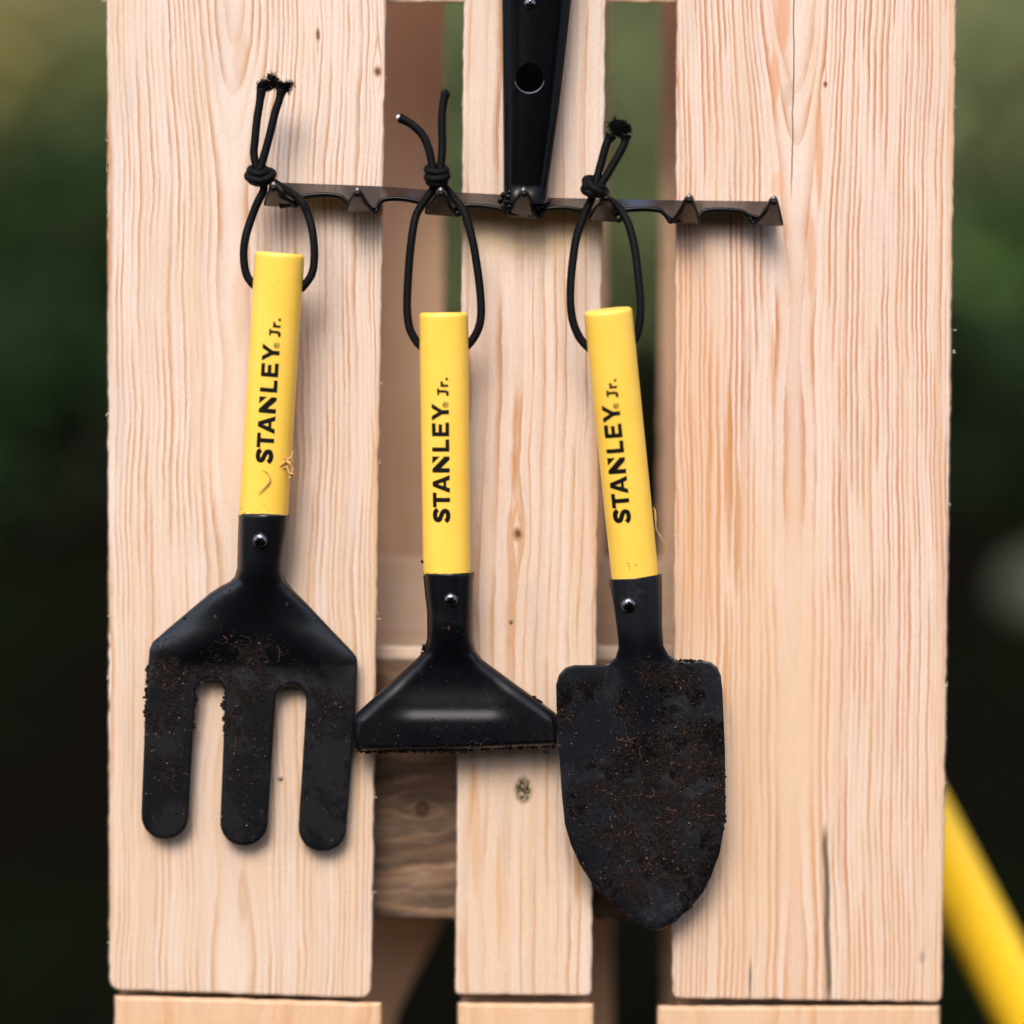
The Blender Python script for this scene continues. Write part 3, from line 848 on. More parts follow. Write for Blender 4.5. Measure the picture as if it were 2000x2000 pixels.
def fork_back(X, Y):
    k = sstep(Y, 1100, 1200)
    h = fork_h(X, Y); d = seg_dist(X, Y, O_f)
    return (fork_c(Y) - h) * (1 - k) + (fork_front(X, Y) - 0.0016 * rim(d, 6.0) - 0.0004) * k
fb_ = shell('fork_head', O_f, fork_front, fork_back, M_fork, fork, 4.0)
screw(fork, 508, 1055, 0.0282, 14, 30)
soil_on(O_f, fork_front, fork, [(330, 1340, 32, 60, 3.0), (310, 1420, 30, 40, 1.2), (490, 1300, 60, 55, 3.2), (470, 1390, 40, 60, 1.8), (330, 1500, 28, 60, 1.0), (630, 1380, 38, 45, .8), (480, 1500, 32, 60, .6), (310, 1290, 24, 16, 1.0), (400, 1310, 30, 14, 0.5)],
        10500, 800, (270, 700, 1290, 1665),
        edge=(((289, 1300), (282, 1420), 70, 2.5), ((381, 1350), (378, 1420), 45, 2.5), ((440, 1345), (437, 1430), 40, 2.0), ((386, 1336), (392, 1330), 6, 1.0)), nroot=60)
lumps('stray_crumbs', [(361, 1208, fork_front(np.array([361.]), np.array([1208.]))[0], 4.5), (449, 1152, fork_front(np.array([449.]), np.array([1152.]))[0], 3.2), (560, 1181, fork_front(np.array([560.]), np.array([1181.]))[0], 3.6), (617, 1212, fork_front(np.array([617.]), np.array([1212.]))[0], 3.6), (421, 1205, fork_front(np.array([421.]), np.array([1205.]))[0], 3), (464, 1253, fork_front(np.array([464.]), np.array([1253.]))[0], 2.6)], M_soil, fork)

# ================================================================ HAND HOE
hoe = empty('hand_hoe', P(885, 1400, 0.01), 'black hand hoe with a wide wedge head and yellow handle, hanging between fork and trowel', 'hand hoe', 'childrens garden hand tools hung on cords')
hh = make_handle(hoe, (866.5, 610.5), (873, 1119.5), 47.2, 0.0265, 0.0175, 0.0098)
add_lettering(hh, (1119.5 - 1016) * M * 0.985, 9.5)
O_h = [(826, 1120), (876, 1121), (926, 1118), (925, 1160), (924, 1205), (924, 1247), (929, 1270), (942, 1288), (1010, 1338), (1077, 1386), (1089, 1396), (1092, 1410), (1089, 1450), (1085, 1457), (896, 1465), (704, 1468), (693, 1461), (690, 1424), (687, 1408), (691, 1398), (748, 1346), (810, 1291), (829, 1270), (834, 1247), (834, 1195), (829, 1153)]
def hoe_h(X, Y):
    d = seg_dist(X, Y, O_h[2:] + O_h[:1], False)
    k = sstep(Y, 1215, 1310)
    body = rim(d, 50.0 * (1 - k) + (27.0 - 17.0 * sstep(Y, 1395, 1440)) * k) ** (0.9 + 0.1 * k) * (0.0128 * (1 - k) + 0.0066 * k) + 0.0008 * k
    # the roll along the cutting edge: the face steps forward low on the head, then falls back
    wx = sstep(X, 745, 815) * (1 - sstep(X, 955, 1012))
    body = body + wx * (0.0013 * sstep(Y, 1382, 1412) - 0.0006 * sstep(Y, 1418, 1466)) - 0.0012 * wx * np.exp(-((Y - 1340) / 36.0) ** 2)
    return body - 0.0008 * (1 - rim(np.abs(Y - 1120), 4.0))
def hoe_front(X, Y): return np.interp(Y, [1119, 1200, 1300, 1470], [0.0180, 0.0165, 0.0150, 0.0135]) + hoe_h(X, Y) - 0.001 * sstep(Y, 1225, 1300)
def hoe_back(X, Y):
    k = sstep(Y, 1225, 1300)
    c = np.interp(Y, [1119, 1200, 1300, 1470], [0.0180, 0.0165, 0.0150, 0.0135])
    return (c - hoe_h(X, Y)) * (1 - k) + (hoe_front(X, Y) - 0.0018) * k
shell('hoe_head', O_h, hoe_front, hoe_back, M_blk, hoe, 4.0)
screw(hoe, 880.5, 1171, 0.0298, 13, 45)
soil_on(O_h, hoe_front, hoe, [(880, 1460, 190, 5, 3), (1050, 1365, 12, 7, .25), (830, 1268, 8, 10, .3), (870, 1230, 16, 30, .12), (870, 1400, 150, 50, .12)], 420, 130, (690, 1090, 1180, 1465),
        edge=(((700, 1467), (905, 1466), 190, 2.0), ((905, 1465), (1085, 1458), 60, 1.4), ((1040, 1361), (1056, 1372), 16, 2.5), ((824, 1277), (833, 1258), 12, 1.6), ((1062, 1462), (1067, 1468), 6, 2.0), ((824, 1092), (825, 1098), 3, .5)), nroot=5)

# ================================================================ HAND TROWEL
trow = empty('hand_trowel', P(1255, 1450, 0.01), 'black pointed hand trowel caked with dark soil, its yellow handle tilted, hanging at the right', 'hand trowel', 'childrens garden hand tools hung on cords')
th_ = make_handle(trow, (1187, 604), (1240.5, 1127), 46.3, 0.033, 0.0175, 0.0098)
add_lettering(th_, (1127 - 1012) * M * 0.985, 2.0)
O_t = [(1188, 1132), (1240, 1130), (1293, 1121), (1293, 1170), (1293, 1224), (1296, 1261), (1306, 1280), (1322, 1289), (1345, 1292), (1370, 1290), (1388, 1293), (1401, 1303), (1408, 1319), (1411, 1348), (1416, 1464), (1417, 1580), (1414, 1620), (1405, 1668), (1389, 1712), (1374, 1742), (1352, 1769), (1318, 1800), (1298, 1813), (1283, 1818), (1268, 1815), (1248, 1803), (1222, 1784), (1185, 1752), (1153, 1720), (1132, 1688), (1115, 1650), (1103, 1609), (1097, 1547), (1091, 1460), (1087, 1380), (1086, 1338), (1092, 1317), (1104, 1304), (1122, 1299), (1165, 1299), (1187, 1296), (1202, 1285), (1208, 1265), (1206, 1235), (1199, 1182)]
def trow_h(X, Y):
    d = seg_dist(X, Y, O_t)
    ax = 1241 + (Y - 1127) * 0.055
    neck = 1 - sstep(Y, 1225, 1290)
    hn = np.clip(1 - np.abs((X - ax) / 53.0) ** 2.3, 0, 1) ** .43 * 0.0116
    t = (X - ax) / 162.0
    dish = 0.0085 * np.clip(np.abs(t), 0, 1.2) ** 1.7          # sides curl forward
    dish = dish * (1 - 0.55 * sstep(Y, 1620, 1815))
    A = np.interp(Y, [1235, 1290, 1340, 1420, 1580], [0.0116, 0.0098, 0.0075, 0.0042, 0.0])
    wr = np.interp(Y, [1235, 1300, 1560], [44, 34, 20])
    rib = A * np.exp(-(np.abs((X - ax) / wr) ** 2.4))
    body = dish + rib - 0.0006 * (1 - rim(d, 6.0)) - 0.0030 * (1 - rim(d, 26.0)) * sstep(Y, 1560, 1700) * 0.4
    return hn * neck + body * (1 - neck)
def trow_c(Y): return np.interp(Y, [1125, 1300, 1500, 1820], [0.0168, 0.014, 0.0130, 0.0150])
def trow_front(X, Y): return trow_c(Y) + trow_h(X, Y)
def trow_back(X, Y):
    k = sstep(Y, 1235, 1320)
    return (trow_c(Y) - trow_h(X, Y)) * (1 - k) + (trow_front(X, Y) - 0.0014) * k
shell('trowel_head', O_t, trow_front, trow_back, M_trow, trow, 4.0)
screw(trow, 1228, 1181, 0.0274, 14.5, 10)
soil_on(O_t, trow_front, trow, [(1300, 1320, 52, 26, 1.6), (1330, 1470, 75, 50, 3.0), (1340, 1560, 70, 65, 3.2), (1260, 1560, 85, 80, 3.0), (1225, 1650, 70, 55, 2.2), (1275, 1690, 50, 45, 1.6), (1400, 1540, 16, 70, .7), (1225, 1420, 14, 60, .5), (1165, 1560, 50, 70, .9), (1240, 1740, 35, 30, .6), (1105, 1400, 20, 22, .25), (1340, 1700, 40, 30, .4)],
        34000, 1500, (1085, 1420, 1330, 1820),
        edge=(((1415, 1500), (1414, 1620), 25, 1.0), ((1320, 1290), (1372, 1290), 26, 2.2), ((1150, 1718), (1250, 1805), 30, 1.2), ((1300, 1812), (1350, 1772), 22, 1.2)), nroot=150)

# ================================================================ cords
def cord(parent, left, right, tails, f=0.020):
    parts = [tube(cord_pts(left, f), CR, 14), tube(cord_pts(right, f), CR, 14)] + [tube(cord_pts(t, f), [CR * k for k in np.interp(np.linspace(0, 1, (len(t) - 1) * 8 + 1), [0, .85, 1], [1.0, 1.0, tk])], 14) for t, tk in tails]
    V, F, U = merge(parts)
    return mesh_obj('cord', V, F, M_cord, parent, True, U)
K = 0.0215
c1 = cord(fork, [(510, 352, K), (515, 370, K), (502, 398, K), (490, 429, K), (479, 466, .024), (476, 501, .024), (481, 535, .024), (495, 556, .024), (508, 562, .024)],
          [(520, 350, K), (534, 356, K - .008), (552, 367, K - .008), (574, 380, K - .004), (590, 395, K), (602, 421, K), (611, 457, .024), (614, 501, .024), (609, 535, .024), (592, 560, .024), (582, 566, .024)],
          [([(503, 336, K), (496, 302, K), (498, 274, K), (502, 234, K), (507, 203, K), (511, 174, K)], 1.25), ([(507, 334, K), (519, 293, K), (529, 255, K), (537, 221, K), (545, 196, K), (550, 176, K)], 1.35)])
knot_mesh('knot', [(505, 334, 16, 6, 3, 0.0032, K + .001, 1.0), (503, 346, 19, 7, 8, 0.0036, K + .0015, 1.0), (516, 343, 17, 8, -14, 0.0030, K + .001, 1.0), (505, 352, 15, 5, 8, 0.003, K + .0005, 1.0)], c1)
fray('frayed_end', 516, 168, K, 11, 420, c1, 0, (5, 11), .6); fray('frayed_end', 554, 172, K, 10, 360, c1, 0, (5, 11), .6)
fray('frayed_end', 534, 163, K, 10, 260, c1, 0, (7, 14), .6); fray('frayed_end', 529, 152, K, 6, 90, c1, .5, (6, 13), .5); fray('frayed_end', 566, 166, K, 6, 70, c1, .3, (6, 12), .5)
c2 = cord(hoe, [(852, 356, K), (847, 367, K), (832, 389, K), (813, 420, K), (804, 466, .024), (798, 529, .024), (795, 597, .024), (799, 637, .024), (809, 660, .024), (821, 675, .024), (832, 680, .024)],
          [(862, 356, K - .006), (870, 367, K - .006), (888, 389, K - .003), (906, 414, K), (922, 466, .024), (933, 529, .024), (939, 584, .024), (939, 622, .024), (931, 650, .024), (915, 673, .024), (903, 680, .024)],
          [([(848, 340, K), (844, 322, K), (838, 293, K), (826, 265, K), (804, 243, K), (780, 230, K)], 1.15), ([(858, 340, K), (861, 322, K), (864, 286, K), (863, 234, K), (866, 202, K), (871, 181, K)], 1.2)])
knot_mesh('knot', [(853, 332, 18, 5, 4, 0.0034, K + .001, 1.0), (854, 345, 19, 5, -3, 0.0036, K + .0015, 1.0), (853, 355, 15, 4, 4, 0.003, K + .001, 1.0)], c2)
fray('frayed_end', 871, 181, K, 5, 40, c2, 0, (4, 9), 0.45)
bmx = bmesh.new(); bmesh.ops.create_icosphere(bmx, subdivisions=2, radius=4.6 * M)
bmesh.ops.translate(bmx, verts=bmx.verts, vec=P(778, 229, K + .0008)); me = bpy.data.meshes.new('rubber_core'); bmx.to_mesh(me); bmx.free()
finish('rubber_core', me, M_core, c2)
K3 = 0.0225
c3 = cord(trow, [(1158, 378, K3), (1154, 391, K3), (1141, 420, K3), (1126, 464, .025), (1117, 525, .027), (1114, 580, .028), (1118, 623, .028), (1130, 656, .028), (1146, 676, .028), (1158, 684, .028)],
          [(1168, 378, K3 - .009), (1186, 388, K3 - .010), (1208, 406, K3 - .004), (1226, 435, K3), (1239, 482, .025), (1246, 536, .027), (1251, 594, .028), (1249, 634, .028), (1242, 659, .028), (1233, 672, .028), (1222, 680, .028)],
          [([(1163, 360, K3), (1166, 348, K3), (1174, 319, K3), (1184, 283, K3), (1194, 264, K3)], 1.5), ([(1170, 362, K3), (1181, 349, K3), (1201, 315, K3), (1218, 284, K3), (1222, 264, K3)], 1.6)])
knot_mesh('knot', [(1160, 358, 17, 7, 20, 0.0036, K3 + .001, 1.0), (1158, 372, 17, 7, 12, 0.0036, K3 + .001, 1.0), (1166, 366, 21, 6, 38, 0.0034, K3 + .0025, 1.0), (1155, 362, 13, 10, 70, 0.003, K3 + .001, 1.0)], c3)
fray('frayed_end', 1212, 252, K3, 17, 900, c3, 0, (5, 11), 0.6); fray('frayed_end', 1200, 244, K3, 9, 120, c3, 0.4, (7, 14), 0.5)

# ================================================================ RAKE
rake = empty('garden_rake', P(1015, 400, 0.0), 'black metal garden rake head, upside down, with seven stubby tines holding the cords', 'rake')
TI = [((534, 364), (518, 403), (574, 406)), ((698, 375), (676, 414), (729, 417)), ((861, 375), (833, 420), (891, 424)), ((1023, 375), (992, 424), (1050, 429)),
      ((1184, 384), (1150, 431), (1206, 435)), ((1347, 388), (1313, 437), (1365, 438)), ((1512, 391), (1476, 440), (1527, 442))]
FB, FE = 0.0015, 0.013
top_e = [(546, 357), (560, 357), (748, 364), (900, 376), (983, 380), (1070, 386), (1300, 391), (1500, 393), (1516, 400)]
low_e = [(546, 400), (566, 396), (576, 391), (589, 383), (605, 379), (636, 377), (664, 381), (676, 391), (690, 402), (722, 404), (736, 402), (742, 393), (754, 386), (782, 385), (816, 391), (840, 402), (880, 408), (906, 400), (934, 399), (975, 405), (990, 412), (1045, 416), (1059, 407), (1096, 403), (1135, 408), (1160, 416), (1200, 416), (1219, 408), (1255, 405), (1288, 408), (1299, 417), (1315, 426), (1360, 424), (1372, 413), (1382, 408), (1414, 407), (1448, 410), (1462, 418), (1490, 424), (1520, 424)]
low_c = [Vector((x, y, 0)) for x, y in low_e]; low_c = catmull(low_c, 4)
tx = [p[0] for p in top_e]; ty = [p[1] for p in top_e]
V, F = [], []
for p in low_c:
    yt = float(np.interp(p.x, tx, ty))
    for f_, (x, y) in ((FB, (p.x, yt)), (FE, (p.x, p.y))):
        q = P(x, y, f_); V.append(q)
n = len(low_c)
thk = UP * 0.0020
V += [v - thk * (0.9 if i % 2 else 0.6) for i, v in enumerate(V)]
for i in range(n - 1):
    a, b_, c_, d_ = 2 * i, 2 * i + 1, 2 * i + 3, 2 * i + 2; o2 = 2 * n
    F += [(a, b_, c_, d_), (a + o2, d_ + o2, c_ + o2, b_ + o2), (b_, b_ + o2, c_ + o2, c_), (a, d_, d_ + o2, a + o2)]
F += [(0, 2 * n, 2 * n + 1, 1), (2 * n - 2, 2 * n - 1, 4 * n - 1, 4 * n - 2)]
mesh_obj('tine_bar', V, F, M_rake, rake, False)
# rolled lower lip of the bar
V, F, U = tube([P(p.x, p.y + 2.5, FE + 0.0004) for p in low_c], 4.3 * M, 8)
mesh_obj('rolled_lip', V, F, M_lip, rake, True)
for i, (ap, bl, br) in enumerate(TI):
    # a pressed, channel-shaped tine: root low at the bar, tip high and well forward
    rows = 10; cols = 9; V = []; F = []
    for r_ in range(rows + 1):
        t = r_ / rows
        xl = bl[0] + (ap[0] - 8 - bl[0]) * t ** 0.9; xr = br[0] + (ap[0] + 8 - br[0]) * t ** 0.9
        yl = bl[1] + (ap[1] + 3 - bl[1]) * t; yr = br[1] + (ap[1] + 3 - br[1]) * t
        if r_ == rows: xl += 3; xr -= 3
        f_ = 0.010 + 0.0175 * t ** 0.85
        for c_ in range(cols + 1):
            s = c_ / cols; arch = 4 * s * (1 - s)
            V.append(P(xl + (xr - xl) * s, yl + (yr - yl) * s - arch * 4.0 * (1 if r_ == rows else t), f_ + arch * 0.0016 * (1 - t)))
    nn = len(V); back = [v + FWD * 0.0004 + UP * 0.0021 for v in V]
    V += back; w_ = cols + 1
    for r_ in range(rows):
        for c_ in range(cols):
            a = r_ * w_ + c_
            F += [(a, a + 1, a + 1 + w_, a + w_), (a + nn, a + w_ + nn, a + 1 + w_ + nn, a + 1 + nn)]
    for r_ in range(rows):
        for a, b2 in ((r_ * w_, (r_ + 1) * w_), ((r_ + 1) * w_ - 1, (r_ + 2) * w_ - 1)): F.append((a, b2, b2 + nn, a + nn))
    for c_ in range(cols): F += [(c_, c_ + nn, c_ + 1 + nn, c_ + 1), (rows * w_ + c_, rows * w_ + c_ + 1, rows * w_ + c_ + 1 + nn, rows * w_ + c_ + nn)]
    bm = bmesh.new(); bv = [bm.verts.new(v) for v in V]
    for f in F: bm.faces.new([bv[k] for k in f])
    bmesh.ops.recalc_face_normals(bm, faces=bm.faces)
    me = bpy.data.meshes.new('tine'); bm.to_mesh(me); bm.free()
    o = finish('tine', me, M_rake, rake, True); md = o.modifiers.new('bevel', 'BEVEL'); md.width = 0.0006; md.segments = 2; md.limit_method = 'ANGLE'
    # thick pressed edge running from the lip through the valley up to the tip
    sgn = 1 if i < 5 else -1
    be = br if sgn > 0 else bl
    e1 = [P(be[0] + sgn * 12, be[1] - 16, FE + .0002), P(be[0] + sgn * 3, be[1] - 3, FE + .001), P(be[0] - sgn * 8, be[1] - 14, 0.0185), P(ap[0] + sgn * 14, ap[1] + 20, 0.0220), P(ap[0] + sgn * 8, ap[1] + 7, 0.0262), P(ap[0], ap[1] + 2, 0.0278)]
    e2 = [P(ap[0], ap[1] + 2, 0.0278), P(ap[0] - sgn * 7, ap[1] + 8, 0.0260), P((bl if sgn > 0 else br)[0] + sgn * 1, (bl if sgn > 0 else br)[1] - 14, 0.0165), P((bl if sgn > 0 else br)[0] - sgn * 1, (bl if sgn > 0 else br)[1] - 3, 0.0120)]
    parts = [tube(catmull(e1, 5), [M * k for k in np.interp(np.linspace(0, 1, 26), [0, .3, .8, 1], [4.2, 3.6, 4.0, 6.2])], 8), tube(catmull(e2, 5), [M * k for k in np.interp(np.linspace(0, 1, 16), [0, .3, 1], [6.2, 2.6, 2.0])], 8)]
    bmq = bmesh.new(); bmesh.ops.create_icosphere(bmq, subdivisions=2, radius=7.0 * M)
    cpt = P(ap[0], ap[1] + 4, 0.0272); parts.append(([v.co + cpt for v in bmq.verts], [tuple(v.index for v in f.verts) for f in bmq.faces], [(0, 0)] * len(bmq.verts))); bmq.free()
    V, F, U = merge(parts); mesh_obj('tine_edge', V, F, M_lip, o, True)
# socket / ferrule that carries the rake handle
fr_top = (1049, -420); fr_bot = (1026, 404)
V, F = [], []; seg = 40; rows = [(-420, 968, 1150), (-200, 975, 1133), (0, 980, 1117), (120, 981, 1104), (200, 982, 1095), (300, 983, 1081), (360, 983, 1072), (398, 984, 1069)]
for (y, xl, xr) in rows:
    cx = (xl + xr) / 2; rx = (xr - xl) / 2
    for j in range(seg):
        t = 2 * math.pi * j / seg; cc, ss = math.cos(t), math.sin(t); nq = 3.2
        x = math.copysign(abs(cc) ** (2 / nq), cc); z = math.copysign(abs(ss) ** (2 / nq), ss)
        fc = 0.0125 if y > 0 else 0.0125 + (-y) * 0.00001
        V.append(P(cx + x * rx, y, fc + z * 0.0085))
for i in range(len(rows) - 1):
    for j in range(seg): F.append((i * seg + j, i * seg + (j + 1) % seg, (i + 1) * seg + (j + 1) % seg, (i + 1) * seg + j))
F += [tuple(range(seg)), tuple(reversed([(len(rows) - 1) * seg + j for j in range(seg)]))]
sk = mesh_obj('socket', V, F, M_sock, rake, True)
# black disc for the punched hole, bright strip imitating its lower lip's highlight
def ring_mesh(cx, cy, f, r, rt, a0, a1, n=26):
    pts = [P(cx + r * math.cos(R(a)), cy + r * math.sin(R(a)), f) for a in np.linspace(a0, a1, n)]
    return tube(pts, [rt * M * max(.15, math.sin(math.pi * i / (n - 1)) ** .5) for i in range(n)], 6)
FS = 0.0125 + 0.0085
V = [P(1034 + 26 * math.cos(2 * math.pi * j / 40), 152 + 29 * math.sin(2 * math.pi * j / 40), FS + 0.0001) for j in range(40)]
V2 = [P(1034 + 26 * math.cos(2 * math.pi * j / 40), 152 + 29 * math.sin(2 * math.pi * j / 40), FS - 0.0015) for j in range(40)]
mesh_obj('punched_hole', V + V2, [tuple(range(40)), tuple(reversed(range(40, 80)))] + [(j, j + 40, (j + 1) % 40 + 40, (j + 1) % 40) for j in range(40)], M_rec, sk, False)
m, b = new_mat('lip_glint'); put(b, 'Base Color', (0.16, 0.16, 0.21)); put(b, 'Metallic', 1.0); put(b, 'Roughness', 0.4)
V, F, U = ring_mesh(1034, 153, FS + 0.0002, 29.0, 1.1, 8, 172); mesh_obj('lip_highlight', V, F, m, sk, True)
screw(sk, 1035, 6, FS, 12, 45)
# weld where the socket meets the bar
wl = []
for k in range(26):
    t = k / 25; x = 978 + 92 * t; y = 392 + 8 * math.sin(t * 9) - 14 * (abs(t - 0.12) < 0.1); wl.append((x, y, 0.0135 + 0.002 * random.random(), random.uniform(5, 8)))
wl += [(997, 368, 0.0185, 5), (995, 376, 0.019, 7), (993, 384, .0185, 9), (990, 394, .018, 10), (1000, 388, .0185, 8), (994, 404, .018, 8), (998, 396, .0185, 9), (1062, 392, .0165, 7), (1056, 399, .017, 8), (1048, 405, .018, 6)]
iv, ifc = ico(); Vs, Fs = [], []
for (x, y, f_, r_) in wl:
    c_ = np.array(P(x, y, f_)); o0 = len(Vs)
    Vs += [tuple(c_ + v * r_ * M * (1 + RNG.normal(0, .12))) for v in iv]; Fs += [tuple(k + o0 for k in ff) for ff in ifc]
o = mesh_obj('weld_bead', Vs, Fs, M_lip, rake, True)

# ================================================================ small things
def strand(name, pts, r, label, cat, mat=M_straw, parent=None):
    q = catmull([P(*p) for p in pts], 6)
    n = len(q); V, F, U = tube(q, [r * M * (0.35 + 0.65 * math.sin(math.pi * min(1, (i + 2) / n)) ) for i in range(n)], 6)
    root = mesh_obj(name, V, F, mat, parent, True); tag(root, label, cat); return root
def fr_f(fr, s, x): # forward distance of handle surface, approx, for px based placement
    p = on_handle(fr, s, x); q = p - O; y = q.dot(FWD); u_ = q.dot(UP); return -(y + u_ * LEAN)
f1 = fr_f(fh, (1006 - 930) * M, 0) + 0.0004
strand('grass_strand', [(513, 918, f1), (523, 925, f1), (527, 938, f1), (519, 950, f1), (508, 960, f1), (503, 963, f1)], 1.5, 'curled dry grass strand stuck below the lettering of the fork handle', 'grass strand')
f1b = fr_f(fh, (1006 - 905) * M, 38 * M) + 0.0006
parts = []
for (pp, r_) in (([(541, 918, f1b), (550, 908, f1b + .001), (560, 900, f1b), (568, 893, f1b - .001)], 2.6), ([(556, 893, f1b), (565, 905, f1b + .0006), (572, 915, f1b), (568, 930, f1b)], 3.2), ([(560, 912, f1b), (566, 925, f1b + .001), (575, 927, f1b), (563, 935, f1b)], 2.4), ([(547, 925, f1b), (553, 915, f1b), (563, 910, f1b)], 1.6), ([(572, 880, f1b - .003), (570, 892, f1b - .002), (574, 905, f1b - .002)], 1.6)):
    q = catmull([P(*a) for a in pp], 5); parts.append(tube(q, [r_ * M * random.uniform(.5, 1.2) for _ in q], 5))
V, F, U = merge(parts); o = mesh_obj('bark_shred', V, F, M_straw, None, True); tag(o, 'torn tan bark shred clinging to the right side of the fork handle', 'bark shred')
strand('grass_strand', [(1277, 990, .016), (1279, 1012, .018), (1283, 1035, .018), (1293, 1052, .019), (1302, 1068, .018), (1298, 1085, .018), (1293, 1096, .018)], 1.0, 'thin bent dry stalk sticking out right of the trowel handle', 'grass strand')
strand('grass_strand', [(1276, 991, .017), (1280, 1000, .018), (1281, 1020, .018), (1279, 1038, .017)], 1.6, 'short flat straw blade lying along the right edge of the trowel handle', 'grass strand')
bmx = bmesh.new(); bmesh.ops.create_icosphere(bmx, subdivisions=2, radius=5.0 * M)
for v in bmx.verts: v.co = v.co * random.uniform(0.85, 1.1) + P(547, 1518, 0.0006)
me = bpy.data.meshes.new('resin_bead'); bmx.to_mesh(me); bmx.free()
m, b = new_mat('resin'); put(b, 'Base Color', (0.34, 0.29, 0.28)); put(b, 'Roughness', 0.25)
o = finish('resin_bead', me, m, None); tag(o, 'small pale bead stuck on the left board between the fork prongs', 'bead')

def handle_dirt(fr, parent, spots):
    pts = []
    for (s_, x_, n_, ds, dx, r_) in spots:
        for _ in range(n_):
            ss = (s_ + random.gauss(0, ds)) * M; xx = max(-44, min(44, x_ + random.gauss(0, dx))) * M
            p = on_handle(fr, ss, xx, -0.00002); q = p - O; y_, u_, x3 = q.dot(FWD), q.dot(UP), q.x
            k_ = WID / 2000.0 / D; sd = y_ + D; a_ = x3 / sd; b_ = u_ / sd
            pts.append((1000 + a_ / k_, 1000 - b_ / k_, -(y_ + u_ * LEAN), r_ * random.uniform(.6, 1.5)))
    lumps('handle_dirt', pts, M_soil, parent, 0.35, 0.3)
handle_dirt(fh, fork, [(30, 12, 4, 6, 10, 0.9), (8, 0, 26, 3, 30, 0.8), (450, 10, 3, 3, 8, 0.8), (150, 20, 3, 60, 14, 0.6)])
handle_dirt(hh, hoe, [(4, -10, 30, 1.6, 34, 0.9), (430, 20, 3, 5, 5, 0.7), (200, 0, 4, 80, 25, 0.5)])
handle_dirt(th_, trow, [(36, -12, 12, 9, 0.8, 0.8), (30, 8, 3, 8, 8, .6), (4, 5, 22, 1.6, 34, 0.9), (250, 18, 4, 40, 10, 0.6), (110, 10, 5, 4, 10, .5)])

# yellow pole, out of focus behind the pallet
pa = P(1700, 1400, -0.20); pb = P(2115, 2200, -0.20)
pole = empty('yellow_pole', pb, 'thick yellow pole slanting behind the lower right corner of the pallet', 'pole')
m, b = new_mat('yellow_pole_paint'); pn = noise(objco(), 40.0, 4); put(b, 'Base Color', mix(smooth(pn, 0.55, 0.75) * 0.5, (0.86, 0.52, 0.016), (0.60, 0.30, 0.02))); put(b, 'Roughness', 0.4); M_pole = m
d_ = (pb - pa); far = pa + d_ * 2.2
rl = [76, 76, 76, 76, 76, 76, 76, 76, 76]
V, F, U = tube([pa + d_ * t for t in (0, .2, .4, .50, .505, .51, .8, 1.2, 1.6)], [r * M for r in rl], 32); mesh_obj('shaft', V, F, M_pole, pole, True)

# ================================================================ garden far behind: shrubs, log, stone
def leafmat(name, c1_, c2_):
    m, b = island_ramp(name, [(0, c1_), (0.35, tuple((p + q) / 2 for p, q in zip(c1_, c2_))), (0.7, c2_), (0.93, tuple(min(1, q * 1.7) for q in c2_))], 0.7)
    b.inputs['Specular IOR Level'].default_value = 0.1
    tr = m.node_tree.nodes.new('ShaderNodeBsdfTranslucent'); mx = m.node_tree.nodes.new('ShaderNodeAddShader')
    src = b.inputs['Base Color'].links[0].from_socket; dk = mix(0.5, S(src), (0, 0, 0)); m.node_tree.links.new(dk.s, tr.inputs[0])
    m.node_tree.links.new(b.outputs[0], mx.inputs[0]); m.node_tree.links.new(tr.outputs[0], mx.inputs[1])
    m.node_tree.links.new(mx.outputs[0], m.node_tree.nodes['Material Output'].inputs[0])
    return m
bark, b = new_mat('bark'); put(b, 'Base Color', mix(noise(objco(), 30.0, 4), (0.03, 0.02, 0.012), (0.10, 0.07, 0.045))); put(b, 'Roughness', 0.9)
